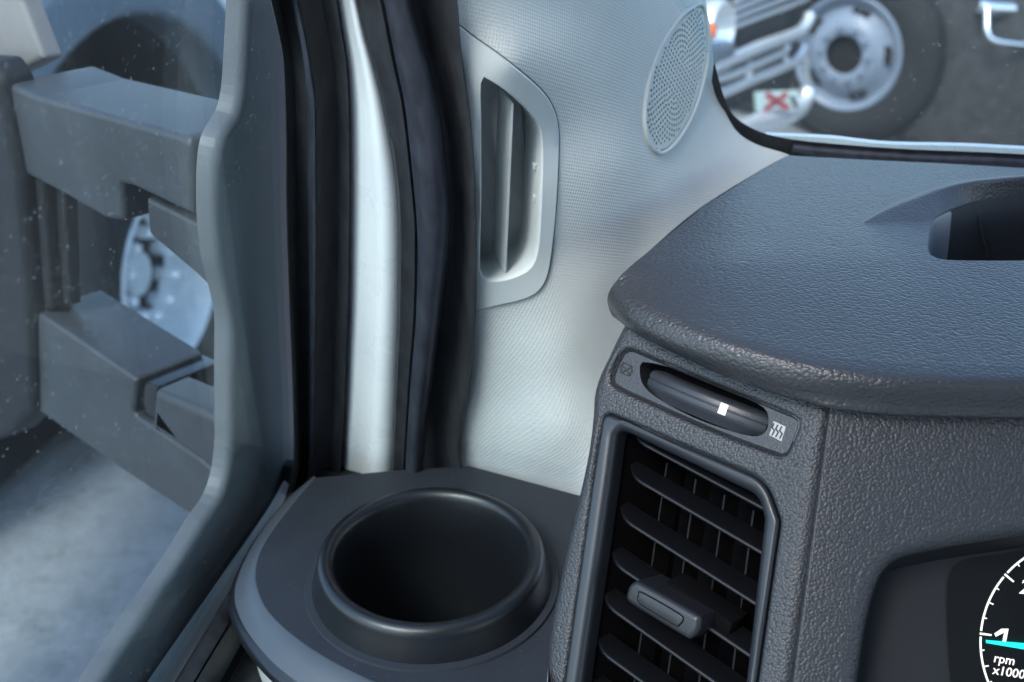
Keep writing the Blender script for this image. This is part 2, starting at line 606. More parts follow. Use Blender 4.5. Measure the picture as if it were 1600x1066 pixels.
hole = [o2 + Vector((math.cos(2 * math.pi * k / 72), math.sin(2 * math.pi * k / 72))) * (rim + 0.004) for k in range(72)]
fr_w = Frame(Vector((0, 0, ZT)), Vector((0, 0, 1)), UNIT[0])
V2, F2 = cdt(topw, [hole])
tray = mesh('tray_top', [Vector((p.x, p.y, ZT)) for p in V2], F2, M['tray'], cup, 0)
# sloping rim band and rolled edge round the left of the tray
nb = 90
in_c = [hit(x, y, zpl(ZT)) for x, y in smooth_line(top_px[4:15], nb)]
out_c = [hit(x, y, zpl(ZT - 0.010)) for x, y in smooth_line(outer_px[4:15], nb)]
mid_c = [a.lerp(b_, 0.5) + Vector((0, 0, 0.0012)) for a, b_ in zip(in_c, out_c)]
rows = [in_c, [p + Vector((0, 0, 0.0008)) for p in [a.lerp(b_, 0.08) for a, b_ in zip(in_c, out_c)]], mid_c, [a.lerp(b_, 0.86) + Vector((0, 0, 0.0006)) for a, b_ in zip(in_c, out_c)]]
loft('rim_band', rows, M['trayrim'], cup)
def outward(i):
    t_ = out_c[min(i + 1, nb - 1)] - out_c[max(i - 1, 0)]
    q = Vector((t_.y, -t_.x, 0)).normalized()
    c_ = Vector((cup_c.x, cup_c.y, 0))
    return q if q.dot(Vector((out_c[i].x, out_c[i].y, 0)) - c_) > 0 else -q
OW = [outward(i) for i in range(nb)]
lip = [[p + Vector((0, 0, 0.0006)) for p in [a.lerp(b_, 0.80) + Vector((0, 0, -0.0006)) for a, b_ in zip(in_c, out_c)]]]
for k in range(7):
    a = math.pi * k / 6
    lip.append([out_c[i] + OW[i] * (-0.0014 + 0.0030 * math.sin(a)) + Vector((0, 0, -0.0034 + 0.0036 * math.cos(a))) for i in range(nb)])
loft('rolled_edge', lip, M['cup'], cup)
# wall of the binnacle below, light woven trim
low = [[out_c[i] + OW[i] * dx + Vector((0, 0, dz)) for i in range(nb)] for dx, dz in ((-0.0045, -0.006), (-0.006, -0.012), (-0.008, -0.05), (-0.012, -0.2))]
knee = loft('knee_trim', low, M['fabric'], None)
tag(knee, 'light grey woven lower trim below the cup holder tray', 'trim panel')

# ------------------------------------------------------------------ door: glass, seals, painted frame
A = [(372, -300), (412, -60), (422, 0), (436, 60), (442, 100), (446, 200), (447, 300), (448, 360), (453, 500), (458, 620), (459, 700), (456, 742), (441, 788), (380, 888), (272, 1066), (190, 1200)]
door = empty('driver_door', hit(440, 790, PG), 'truck door window frame with black run channel and silver painted post', 'door')
NA = 80
Apx = smooth_line(A, NA)
Aw = [hit(x, y, PG) for x, y in Apx]
# pane: front edge follows A, tucked 3 mm into the channel, running back past the seat
pane_px = smooth_line([(x + 4, y + 2) for x, y in A], NA)
fg = Frame(PG[0], PG[1], Vector((0, 1, 0)))
pane2 = [fg.uv(x, y) for x, y in pane_px]
pane2 += [Vector((-0.75, pane2[-1].y)), Vector((-0.75, pane2[0].y))]
V2, F2 = cdt(pane2)
nf = len(V2)
VV = [fg.w(p.x, p.y, -0.004) for p in V2] + [fg.w(p.x, p.y, -0.0075) for p in V2]
FF = [f for f in F2] + [[i + nf for i in f][::-1] for f in F2]
mesh('window_pane', VV, FF, M['glass'], door, 0)
# channel: columns of photo curves on the pillar face
def col(px_pts, off, n=100):
    return [hit(x, y, PP, off) for x, y in smooth_line(px_pts, n)]
T0 = -40
A_up = [(415, T0), (422, 0), (436, 60), (442, 100), (446, 200), (447, 300), (449, 380), (453, 500), (457, 600), (459, 700), (455, 745), (446, 775)]
L1 = [(447, T0), (455, 0), (470, 75), (477, 130), (480, 170), (481, 300), (482, 400), (482, 520), (481, 620), (479, 700), (477, 740), (470, 775)]
L1b = [(450, T0), (458, 0), (473, 75), (481, 130), (486, 170), (487, 300), (488, 400), (487, 520), (486, 620), (484, 700), (481, 740), (474, 775)]
L2 = [(460, T0), (467, 0), (483, 75), (491, 130), (495, 170), (496, 300), (496, 400), (495, 520), (493, 620), (490, 700), (487, 740), (482, 775)]
W0 = [(520, T0), (526, 0), (535, 60), (541, 100), (545, 170), (546, 300), (545, 400), (544, 480), (541, 560), (538, 640), (534, 710), (530, 775)]
W1 = [(548, T0), (560, 0), (574, 60), (584, 95), (602, 170), (619, 275), (624, 360), (623, 480), (619, 590), (615, 680), (613, 740), (612, 775)]
B1 = [(585, T0), (599, 0), (613, 70), (621, 110), (633, 170), (646, 290), (652, 370), (650, 490), (642, 590), (636, 680), (633, 740), (632, 775)]
B2 = [(630, T0), (640, 0), (658, 70), (672, 120), (687, 195), (697, 290), (700, 370), (687, 490), (675, 585), (665, 660), (660, 740), (658, 775)]
TE = [(704, T0), (712, 0), (717, 60), (722, 105), (733, 180), (740, 270), (743, 360), (742, 480), (735, 590), (720, 660), (716, 700), (722, 738)]
A_up, L1, L1b, L2, W0, W1, B1, B2, TE = [[(q[0][0] - 0.16 * 260, -300)] + q for q in (A_up, L1, L1b, L2, W0, W1, B1, B2, TE)]
mixp = lambda P_, Q_, s: [((1 - s) * a[0] + s * c[0], (1 - s) * a[1] + s * c[1]) for a, c in zip(P_, Q_)]
aw = [hit(x, y, PG, -0.0015) for x, y in smooth_line(A_up, 100)]
aw2 = [hit(x, y, PG, 0.002) for x, y in smooth_line(mixp(A_up, L1, 0.05), 100)]
loft('run_channel', [[p + Vector((0, 0.015, 0)) for p in aw], aw, aw2, col(mixp(A_up, L1, 0.5), 0.000), col(L1, 0.000)], M['felt'], door, 50)
loft('channel_lip', [col(L1, -0.004), col(L1, 0.003), col(L1b, 0.0062), col(mixp(L1b, L2, 0.6), 0.0062), col(L2, 0.003), col(L2, -0.004)], M['rubber2'], door, 60)
loft('inner_channel', [col(L2, 0.001), col(mixp(L2, W0, 0.2), -0.002), col(mixp(L2, W0, 0.6), -0.006), col(mixp(L2, W0, 0.9), -0.003), col(W0, -0.003), col(W0, -0.012)], M['rubber'], door, 50)
wcols = []
for s_, off in ((-0.06, -0.016), (0.0, -0.010), (0.1, -0.007), (0.25, -0.0065), (0.4, -0.0055), (0.52, -0.002), (0.62, 0.001), (0.74, 0.0013), (0.85, 0.0004), (0.95, -0.0014), (1.05, -0.005)):
    wcols.append(col(mixp(W0, W1, s_), off))
loft('painted_post', wcols, M['paint'], door, 80)
# belt seal along the bottom of the pane, then a strip and the inner panel edge
bx0 = [(447, 776), (441, 788), (380, 888), (272, 1066), (190, 1200)]
def belt(shift, off, z=0.0):
    return [hit(x + s2, y, PG, off) + Vector((0, 0, z)) for (x, y), s2 in zip(smooth_line(bx0, 40), smooth_line([(0,), (0,), (0,), (0,), (0,)], 40)[0] * 40 if False else [shift] * 40)]
def beltpx(pts, off):
    return [hit(x, y, PG, off) for x, y in smooth_line(pts, 40)]
e0 = beltpx(bx0, 0.0)
e1 = beltpx([(463, 770), (458, 780), (412, 880), (302, 1066), (225, 1200)], 0.008)
e2 = beltpx([(466, 770), (462, 782), (416, 882), (306, 1066), (229, 1200)], 0.010)
e3 = beltpx([(472, 772), (468, 786), (424, 892), (330, 1066), (258, 1200)], 0.013)
e4 = beltpx([(474, 774), (470, 788), (428, 896), (336, 1066), (266, 1200)], 0.014)
e5 = beltpx([(480, 776), (476, 790), (440, 910), (366, 1066), (300, 1200)], 0.016)
loft('belt_seal', [[p + Vector((-0.004, 0, -0.02)) for p in e0], e0, [a.lerp(c, 0.3) + Vector((0, 0, 0.002)) for a, c in zip(e0, e1)], e1, [p + Vector((0, 0, -0.01)) for p in e1]], M['rubber'], door, 60)
loft('belt_strip', [[p + Vector((0, 0, -0.008)) for p in e2], e2, [a.lerp(c, 0.5) + Vector((0, 0, 0.0015)) for a, c in zip(e2, e3)], e3, [p + Vector((0, 0, -0.008)) for p in e3]], M['bezel'], door, 60)
loft('inner_edge', [[p + Vector((0, 0, -0.012)) for p in e4], [p + Vector((0, 0, -0.005)) for p in e5], [p + Vector((0.01, 0, -0.05)) for p in e5], [p + Vector((0.01, 0, -0.15)) for p in e5]], M['rubber'], door, 60)
# etched maker's mark in the corner of the pane
mu = fg.uv(201, 1053)
bd = (fg.uv(260, 990) - fg.uv(160, 1130)).normalized()
ma = math.atan2(bd.y, bd.x)
MA, MB_ = 0.0078, 0.0030
ring = []
for k in range(48):
    a = 2 * math.pi * k / 48
    for s2 in (1.0, 0.93):
        x, y = MA * s2 * math.cos(a), (MB_ - 0.0002 * (s2 < 1)) * math.sin(a) * (1 if s2 == 1 else 0.90)
        ring.append(fg.w(mu.x + x * math.cos(ma) - y * math.sin(ma), mu.y + x * math.sin(ma) + y * math.cos(ma), -0.0035))
mk = mesh('etched_mark', ring, [[2 * k, 2 * ((k + 1) % 48), 2 * ((k + 1) % 48) + 1, 2 * k + 1] for k in range(48)], M['etch'], door, 0)
text('lettering', 'FoMoCo', fg, mu, 0.0042, M['etch'], mk, -0.0035, ma, 0.0, True)
nrm = Vector((bd.y, -bd.x))
if (fg.uv(230, 1060) - mu).dot(nrm) < 0: nrm = -nrm
text('lettering', 'EK 7CXB', fg, mu + nrm * 0.0052 - bd * -0.002, 0.0034, M['etch'], mk, -0.0035, ma, 0.0, True)
text('lettering', 'M36 NO', fg, mu + nrm * 0.0098 - bd * -0.003, 0.0034, M['etch'], mk, -0.0035, ma, 0.0, True)

# body weatherstrip between door and pillar trim
ws = empty('weatherstrip', hit(660, 735, PP), 'thick black rubber door weatherstrip running up beside the pillar trim', 'door seal')
loft('flange', [col(mixp(W1, B1, -0.15), -0.02), col(mixp(W1, B1, -0.05), 0.004), col(mixp(W1, B1, 0.1), 0.0065), col(mixp(W1, B1, 0.45), 0.006), col(mixp(W1, B1, 0.85), 0.0075), col(B1, 0.006)], M['rubber'], ws, 60)
loft('bulb', [col(mixp(B1, B2, -0.02), 0.002), col(mixp(B1, B2, 0.03), 0.0105), col(mixp(B1, B2, 0.2), 0.0128), col(mixp(B1, B2, 0.5), 0.0138), col(mixp(B1, B2, 0.8), 0.0120), col(mixp(B1, B2, 1.02), 0.006), col(mixp(B1, B2, 1.08), -0.006)], M['rubber2'], ws, 80)
loft('inner_lip', [col(mixp(B2, TE, -0.05), -0.003), col(mixp(B2, TE, 0.2), -0.005), col(mixp(B2, TE, 0.55), -0.002), col(mixp(B2, TE, 0.85), 0.004), col(mixp(B2, TE, 0.99), 0.004), col(mixp(B2, TE, 1.04), 0.0005), col(mixp(B2, TE, 1.03), -0.01)], M['rubber'], ws, 70)
# floor of dark moulding where the strips meet the tray
box('foot_moulding', hit(600, 775, PP, 0.0) + Vector((0, 0.004, 0)), UNIT, (0.1, 0.004, 0.012), M['rubber'], ws, 0.001)

# ------------------------------------------------------------------ pillar trim with side demister and tweeter grille
sp_c = atd(1056, 126, 0.548)
sp_u = (RT * 0.30 + UP * 0.95) * 0.949 + AX * 0.315
sp_v = (RT * 0.77 - UP * 0.64) * 0.66 + AX * 0.75
sp_n = facing(sp_c, sp_u.cross(sp_v))
fs = Frame(sp_c, sp_n, sp_u)                                          # e1 = up the disc
ell_px = [(1096, 9), (1103, 45), (1104, 85), (1096, 130), (1082, 175), (1060, 215), (1036, 238), (1018, 232), (1007, 205), (1006, 165), (1014, 120), (1030, 75), (1055, 35), (1078, 14)]
ell = [Vector(p) for p in smooth_line([tuple(fs.uv(x, y)) for x, y in ell_px], 96, True)]
def sp_depth(x, y):
    p = hit(x, y, (fs.o, fs.n))
    return (p - CAM).dot(AX)
def pp_depth(x, y, off=0.0):
    return (hit(x, y, PP, off) - CAM).dot(AX)
ctl = [(x, y, pp_depth(x, y, -0.003)) for x, y in TE[::1]]
ctl += [(890, 772, 0.580), (890, 810, 0.592), (760, 775, 0.612), (820, 752, 0.588), (760, 300, pp_depth(760, 300, -0.002)), (800, 300, pp_depth(800, 300) + 0.008),
        (800, 100, pp_depth(800, 100) + 0.008), (800, 500, pp_depth(800, 500) + 0.008), (800, 620, pp_depth(800, 620) + 0.004),
        (870, 0, 0.455), (870, 200, 0.476), (870, 400, 0.505), (870, 550, 0.528), (870, 680, 0.55), (870, -60, 0.45),
        (960, 0, 0.486), (960, 120, 0.495), (965, 260, 0.505), (950, 430, 0.522), (940, 560, 0.54), (930, 800, 0.57), (1000, 600, 0.56), (1000, 390, 0.537),
        (1060, 380, 0.55), (1100, 310, 0.57), (1160, 300, 0.585), (1200, 255, 0.597), (1232, 240, 0.602), (1270, 250, 0.61), (1180, 225, 0.60), (1150, 205, 0.598), (1132, 160, 0.597), (1040, -60, 0.55), (1000, -60, 0.51), (800, -300, 0.375), (870, -300, 0.40), (960, -300, 0.45), (1060, -300, 0.53)]
for x, y in ell_px[::2]:
    ctl.append((x, y, sp_depth(x, y)))
    cx, cy = 1056, 124
ctl.append((1056, 124, sp_depth(1056, 124)))
ctl.append((1100, -60, sp_depth(1100, 0) + 0.002)); ctl.append((1112, 100, sp_depth(1106, 100) + 0.003))
CT = np.array(ctl, float)
CTn = CT[:, :2] / 300.0
def phi(r): return np.where(r > 1e-9, r * r * np.log(np.maximum(r, 1e-9)), 0.0)
n_ = len(CT)
Kmat = phi(np.linalg.norm(CTn[:, None] - CTn[None], axis=2)) + np.eye(n_) * 0.004
Pm = np.hstack([np.ones((n_, 1)), CTn])
Amat = np.block([[Kmat, Pm], [Pm.T, np.zeros((3, 3))]])
sol = np.linalg.solve(Amat, np.concatenate([CT[:, 2], np.zeros(3)]))
def trim_d(x, y):
    q = np.array([x, y]) / 300.0
    return float(phi(np.linalg.norm(CTn - q, axis=1)) @ sol[:n_] + sol[n_] + sol[n_ + 1] * q[0] + sol[n_ + 2] * q[1])
def trim_p(x, y, lift=0.0):
    p = atd(x, y, trim_d(x, y))
    return p
def trim_normal(x, y):
    a = trim_p(x + 6, y) - trim_p(x - 6, y)
    b_ = trim_p(x, y + 6) - trim_p(x, y - 6)
    return facing(trim_p(x, y), a.cross(b_))
trim = empty('pillar_trim', trim_p(800, 745), 'light grey woven windshield pillar trim beside the dashboard', 'pillar trim')
right_px = [(1052, -300), (1094, -50), (1101, 0), (1108, 40), (1112, 80), (1118, 130), (1130, 168), (1150, 205), (1182, 226), (1232, 242), (1262, 262)]
out_px = smooth_line([(712, 734), (716, 700), (720, 660), (735, 590), (742, 480), (743, 360), (740, 270), (733, 180), (722, 105), (717, 60), (712, 0), (705, -40), (662, -300)], 70)
out_px += [(760, -300), (860, -300), (960, -300)] + smooth_line(right_px, 50) + [(1200, 300), (1120, 380), (1060, 460), (1020, 560), (990, 680), (960, 840), (890, 808), (820, 790), (735, 775), (705, 765)]
out_px = [(x, y) for x, y in out_px]
# opening of the side demister
open_px = smooth_line([(752, 128), (760, 124), (790, 143), (820, 170), (836, 190), (843, 215), (843, 280), (840, 350), (835, 395), (822, 418), (790, 432), (762, 434), (752, 425), (750, 400), (752, 300), (752, 200)], 72, True)
frame_px = [(712, 38), (740, 60), (780, 88), (820, 120), (845, 143), (860, 165), (869, 195), (870, 240), (866, 320), (858, 400), (850, 435), (835, 455), (810, 466), (770, 475), (736, 484)]
grow = inset([Vector(p) for p in (open_px if area2(open_px) > 0 else open_px[::-1])], -7)
extra = [(x + random.uniform(-2, 2), y + random.uniform(-2, 2)) for x in range(700, 1260, 14) for y in range(-290, 800, 14)]
ellpx_h = smooth_line(ell_px, 60, True)
ellpx_h = inset([Vector(p) for p in (ellpx_h if area2(ellpx_h) > 0 else ellpx_h[::-1])], 3)
extra = [p for p in extra if inside(p, out_px) and not inside(p, grow) and not inside(p, ellpx_h)]
oo = out_px if area2(out_px) > 0 else out_px[::-1]
V2, F2 = cdt([(x / 1000, y / 1000) for x, y in oo], [[(p.x / 1000, p.y / 1000) for p in grow], [(p.x / 1000, p.y / 1000) for p in ellpx_h]], [(x / 1000, y / 1000) for x, y in extra])
mesh('woven_skin', [trim_p(p.x * 1000, p.y * 1000) for p in V2], F2, M['fabric'], trim, 70)
# turned edge of the trim along the windshield
re_ = smooth_line(right_px, 50)
edge0 = [trim_p(x, y) for x, y in re_]
edge1 = [p + (p - CAM).normalized() * 0.004 + Vector((0.0004, 0, 0)) for p in edge0]
edge2 = [p + (p - CAM).normalized() * 0.016 + Vector((-0.003, 0, 0)) for p in edge0]
loft('turned_edge', [edge0, edge1, edge2], M['light'], trim, 80)

# demister bezel: a flat piece, 1.5 mm proud, pocket behind, one vane
dc = (800, 290)
d_n = facing(trim_p(*dc), (trim_p(850, 290) - trim_p(755, 290)).cross(trim_p(800, 420) - trim_p(800, 160)))
fd = Frame(trim_p(*dc) + d_n * 0.0015, d_n, trim_p(800, 160) - trim_p(800, 420))
def drape(px, off):
    """frame height of the trim at a pixel"""
    return (trim_p(*px) - fd.o).dot(fd.n) + off
fpx = smooth_line(frame_px, 60)
# bezel follows the trim surface: CDT in photo space, lifted along the trim normal
seam_left = [(736, 484), (742, 440), (744, 360), (741, 270), (735, 190), (725, 110), (712, 38)]
bez_px = fpx + seam_left[1:-1]
bez = bez_px if area2(bez_px) > 0 else bez_px[::-1]
opn = [Vector(p) for p in (open_px if area2(open_px) > 0 else open_px[::-1])]
ex2 = [(x, y) for x in range(705, 880, 9) for y in range(30, 490, 9) if inside((x, y), inset([Vector(p) for p in bez], 4)) and not inside((x, y), inset(opn, -6))]
V2, F2 = cdt([(p[0] / 1000, p[1] / 1000) for p in bez], [[(p.x / 1000, p.y / 1000) for p in inset(opn, -3)]], [(x / 1000, y / 1000) for x, y in ex2])
lift = lambda x, y, h: trim_p(x, y) + d_n * h
BV = [lift(p.x * 1000, p.y * 1000, 0.0016) for p in V2]
BF = list(F2)
def addring(r0, r1):
    s = len(BV); n = len(r0)
    BV.extend(r0); BV.extend(r1)
    for i in range(n):
        BF.append([s + i, s + (i + 1) % n, s + n + (i + 1) % n, s + n + i])
b_in = inset([Vector(p) for p in bez], 0)
b_out = inset([Vector(p) for p in bez], -2.0)
r_a = [lift(p[0], p[1], 0.0016) for p in bez]
r_b = [lift(p.x, p.y, 0.0008) for p in b_out]
r_c = [lift(p.x, p.y, -0.002) for p in b_out]
addring(r_a, r_b); addring(r_b, r_c)
o3, o1, o0, om = inset(opn, -3), inset(opn, -1), opn, inset(opn, 1.0)
addring([lift(p.x, p.y, 0.0016) for p in o3], [lift(p.x, p.y, 0.0008) for p in o1])
addring([lift(p.x, p.y, 0.0008) for p in o1], [lift(p.x, p.y, -0.001) for p in o0])
pocket_dir = (-d_n * 1.0 + Vector((-0.1, 0.25, 0.0))).normalized()
pk0 = [lift(p.x, p.y, -0.001) for p in o0]
addring(pk0, [p + pocket_dir * 0.020 for p in pk0])
mesh('demister_bezel', BV, BF, M['light'], trim, 35)
# shadow gap round the bezel
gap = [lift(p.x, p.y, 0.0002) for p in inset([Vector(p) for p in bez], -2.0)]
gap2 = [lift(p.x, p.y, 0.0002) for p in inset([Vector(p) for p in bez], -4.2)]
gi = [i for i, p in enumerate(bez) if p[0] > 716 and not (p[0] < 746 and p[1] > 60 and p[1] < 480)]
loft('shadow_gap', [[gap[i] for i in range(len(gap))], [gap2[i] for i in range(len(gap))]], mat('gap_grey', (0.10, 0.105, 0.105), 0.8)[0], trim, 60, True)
# pocket floor and vane
fl = [p + pocket_dir * 0.0198 for p in pk0]
M['pocket'] = fine_plastic('pocket_shade', (0.30, 0.31, 0.30), 0.55, 0.0009, 0.00004, 0.4, 0.04)  # darker than the bezel: shade inside the pocket put into the colour
mesh('duct_floor', fl, [list(range(len(fl)))], M['pocket'], trim, 0)
va, vb = (800, 148), (790, 432)
vt, vb_ = lift(803, 165, -0.0015), lift(791, 428, -0.0015)
vd = pocket_dir * 0.019
th = (vt - vb_).cross(pocket_dir).normalized() * 0.0004
mesh('vane', [vt - th, vt + th, vb_ + th * 1.3, vb_ - th * 1.3, vt - th + vd, vt + th + vd, vb_ + th + vd, vb_ - th + vd],
     [(0, 1, 2, 3), (4, 5, 6, 7), (0, 1, 5, 4), (1, 2, 6, 5), (2, 3, 7, 6), (3, 0, 4, 7)], M['light'], trim, 0)
for yy in (268, 318):
    c = lift(842, yy, -0.003)
    box('clip', c + pocket_dir * 0.002, ((vt - vb_).normalized(), th.normalized(), pocket_dir), (0.0014, 0.0010, 0.0014), M['light'], trim, 0.0002, 1)

# tweeter grille: rim ring and a perforated disc with real holes
def shrink(loop, k):
    c = sum(loop, Vector((0, 0))) / len(loop)
    return [c + (p - c) * k for p in loop]
if area2(ell) < 0: ell = ell[::-1]
plate('speaker_ring', fs, [p for p in inset(ell, -0.0011)], M['light'], trim, [inset(ell, 0.0010)], 0.0009, 0.006, 0.0009, 0.0035, 0.0018, seg=4)
g_in = inset(ell, 0.0016)
gc = sum(g_in, Vector((0, 0))) / len(g_in)
# long axis of the disc
ux = Vector((1, 0))
uy = Vector((0, 1))
pitch = 0.00262
core = 0.0095                                     # half length of the straight run
cand = []
for ringk in range(0, 16):
    rr = pitch * ringk
    ns = int(round(2 * core / pitch))
    for j in range(ns + 1):
        s_ = -core + 2 * core * j / ns
        for sg in ((1, -1) if ringk else (1,)):
            cand.append(gc + ux * s_ + uy * (sg * rr))
    na = int(round(math.pi * rr / pitch))
    for j in range(1, na):
        a = -math.pi / 2 + math.pi * j / na
        cand.append(gc + ux * (core + rr * math.cos(a)) + uy * (rr * math.sin(a)))
        cand.append(gc + ux * (-core - rr * math.cos(a)) + uy * (rr * math.sin(a)))
gsh = inset(g_in, 0.0017)
HR = 0.00088
hl = [c for c in cand if inside(c, gsh)]
hl_loops = [[c + Vector((math.cos(2 * math.pi * k / 8), math.sin(2 * math.pi * k / 8))) * HR for k in range(8)] for c in hl]
V2, F2 = cdt(g_in, hl_loops)
GV = [fs.w(p.x, p.y, 0.0006) for p in V2]
GF = list(F2)
for lp in hl_loops:
    s = len(GV)
    GV += [fs.w(p.x, p.y, 0.0006) for p in lp] + [fs.w(p.x, p.y, -0.0009) for p in lp]
    for i in range(8):
        GF.append([s + i, s + (i + 1) % 8, s + 8 + (i + 1) % 8, s + 8 + i])
gr = mesh('speaker_grille', GV, GF, M['light'], trim, 30)
mesh('speaker_cone', [fs.w(p.x, p.y, -0.0035) for p in g_in], [list(range(len(g_in)))], M['hole'], trim, 0)

# ------------------------------------------------------------------ dashboard
dash = empty('dashboard', hit(1300, 640, zpl(ZD - 0.014)), 'dark grey pebble-grained dashboard with rolled front edge and storage bin', 'dashboard')
left_px = [(1232, 243), (1190, 266), (1100, 322), (1020, 388), (985, 414), (966, 432), (953, 452)]
rowdefs = [
    ([(1232, 243), (1320, 248), (1420, 253), (1520, 258), (1800, 275)], 0.000),
    ([(1190, 266), (1300, 282), (1420, 290), (1520, 296), (1800, 312)], 0.0005),
    ([(1100, 322), (1240, 330), (1380, 338), (1520, 342), (1800, 350)], 0.0008),
    ([(1020, 388), (1140, 384), (1280, 385), (1450, 388), (1800, 390)], 0.0008),
    ([(992, 410), (1100, 412), (1250, 412), (1450, 411), (1800, 412)], 0.0005),
    ([(972, 428), (1060, 446), (1230, 462), (1450, 470), (1800, 474)], -0.0020),
    ([(960, 443), (1010, 476), (1100, 512), (1210, 541), (1320, 560), (1450, 570), (1800, 576)], -0.0060),
    ([(955, 450), (1000, 482), (1100, 525), (1200, 556), (1300, 577), (1400, 588), (1500, 593), (1800, 598)], -0.0074),
    ([(951, 458), (990, 492), (1060, 525), (1150, 557), (1250, 583), (1350, 600), (1450, 607), (1800, 613)], -0.0104),
    ([(949, 468), (982, 502), (1050, 537), (1150, 572), (1250, 598), (1350, 613), (1450, 620), (1800, 627)], -0.0140),
    ([(951, 480), (985, 512), (1050, 547), (1150, 586), (1250, 614), (1350, 629), (1450, 636), (1800, 643)], -0.0188),
    ([(960, 494), (1000, 521), (1060, 551), (1150, 592), (1250, 624), (1320, 640), (1450, 649), (1800, 656)], -0.0236),
]
def go_on(pts, x1=2500):
    (xa, ya), (xb, yb) = pts[-2], pts[-1]
    return pts + [(x1, yb + (yb - ya) / (xb - xa) * (x1 - xb))]
rowdefs = [(go_on(p_), z_) for p_, z_ in rowdefs]
NR = 190
drows = [[hit(x, y, zpl(ZD + dz)) for x, y in smooth_line(pts, NR)] for pts, dz in rowdefs]
drows.append([p + Vector((0, 0.03, -0.002)) for p in drows[-1]])
# refine across with Catmull so that the roll is smooth
def refine(rows, n):
    cols = [smooth_line([tuple(r[i]) for r in rows], n) for i in range(len(rows[0]))]
    return [[Vector(cols[i][j]) for i in range(len(cols))] for j in range(n)]
# the bin is cut from the top: triangulate the flat part with the opening, loft the roll
bin_px = smooth_line([(1449, 392), (1450, 372), (1455, 350), (1470, 338), (1495, 327), (1530, 316), (1570, 309), (1640, 303), (1740, 306), (1775, 330), (1775, 395), (1740, 408), (1600, 409), (1500, 409), (1462, 405)], 80, True)
top_rows, roll_rows = drows[:7], drows[6:]
V, F = [], []
NT = len(top_rows)
binw = [hit(x, y, zpl(ZD)) for x, y in bin_px]
bin2 = [Vector((p.x, p.y)) for p in binw]
if area2(bin2) < 0: bin2 = bin2[::-1]
outer2 = [Vector((p.x, p.y)) for p in top_rows[0]] + [Vector((r[-1].x, r[-1].y)) for r in top_rows[1:-1]] + [Vector((p.x, p.y)) for p in top_rows[-1][::-1]] + [Vector((r[0].x, r[0].y)) for r in top_rows[-2:0:-1]]
if area2(outer2) < 0: outer2 = outer2[::-1]
big = inset(bin2, -0.004)
ext = [Vector((p.x, p.y)) for r in top_rows[1:-1] for p in r[2:-1:4]]
ext = [p for p in ext if not inside(p, big)]
V2, F2 = cdt(outer2, [bin2], ext)
row_x = [np.array([p.x for p in r]) for r in top_rows]
row_y = [np.array([p.y for p in r]) for r in top_rows]
row_z = [r[0].z for r in top_rows]
def ztop(p):
    ys = [float(np.interp(p.x, row_x[k], row_y[k])) for k in range(NT)]
    o_ = np.argsort(ys)
    return float(np.interp(p.y, np.array(ys)[o_], np.array(row_z)[o_]))
mesh('top_pad', [Vector((p.x, p.y, ztop(p))) for p in V2], F2, M['dash'], dash, 30)
rr = refine(roll_rows, 30)
loft('rolled_edge', rr, M['dash'], dash, 80)
# side of the pad, going down towards the pillar
side = [r[0] for r in top_rows]
sl_ = [Vector(p) for p in smooth_line([tuple(p) for p in side], 40)]
ow = []
for i in range(40):
    t_ = sl_[min(i + 1, 39)] - sl_[max(i - 1, 0)]
    q = Vector((t_.y, -t_.x, 0)).normalized()
    ow.append(q if q.x < 0 else -q)
srows = []
rollc = [r[0] for r in roll_rows]
for k, (do, dz) in enumerate(((0, 0), (0.0018, -0.0012), (0.0036, -0.0042), (0.0042, -0.0080), (0.0030, -0.0128), (-0.001, -0.0176), (-0.02, -0.020))):
    row = []
    for i in range(40):
        p = sl_[i] + ow[i] * do + Vector((0, 0, dz))
        f_ = max(0.0, (i - 27) / 12.0)
        row.append(p.lerp(rollc[min(k, len(rollc) - 1)], f_ * f_ * (3 - 2 * f_)))
    srows.append(row)
srows = refine(srows, 22)
loft('pad_side', srows, M['dash'], dash, 80)
# bin: walls, floor, raised hood round the back
bw = [Vector((p.x, p.y, ZD + 0.0004)) for p in bin2]
rings = [bw, [Vector((p.x, p.y, ZD - 0.0006)) for p in inset(bin2, 0.0008)], [Vector((p.x, p.y, ZD - 0.012)) for p in inset(bin2, 0.0022)], [Vector((p.x, p.y, ZD - 0.034)) for p in inset(bin2, 0.004)]]
M['binlit'] = fine_plastic('bin_lit_plastic', (0.13, 0.145, 0.165), 0.4, 0.0008, 0.00005, 0.5)
xl = hit(1496, 370, zpl(ZD)).x
nb_ = len(bw)
for nm, mm, left in (('bin_end_wall', M['binlit'], True), ('bin_wall', M['sidewall'], False)):  # end wall pale, rest dark: light and shade put into the colours
    Vb = [p for r in rings for p in r]
    Fb = []
    for j in range(len(rings) - 1):
        for i in range(nb_):
            i2 = (i + 1) % nb_
            if ((bw[i].x + bw[i2].x) / 2 < xl) == left:
                Fb.append([j * nb_ + i, j * nb_ + i2, (j + 1) * nb_ + i2, (j + 1) * nb_ + i])
    used = sorted({k for f in Fb for k in f})
    ix = {k: q for q, k in enumerate(used)}
    mesh(nm, [Vb[k] for k in used], [[ix[k] for k in f] for f in Fb], mm, dash, 35)
mesh('bin_floor', rings[-1], [list(range(len(bw)))], M['display'], dash, 0)  # near-black colour stands for the shade down in the bin
ridge = hit(1532, 372, zpl(ZD - 0.012))
tube('bin_rib', [hit(1526, 324, zpl(ZD - 0.0025)), hit(1533, 350, zpl(ZD - 0.010)), hit(1545, 402, zpl(ZD - 0.0285))], 0.0006, M['bezel'], dash, 6)
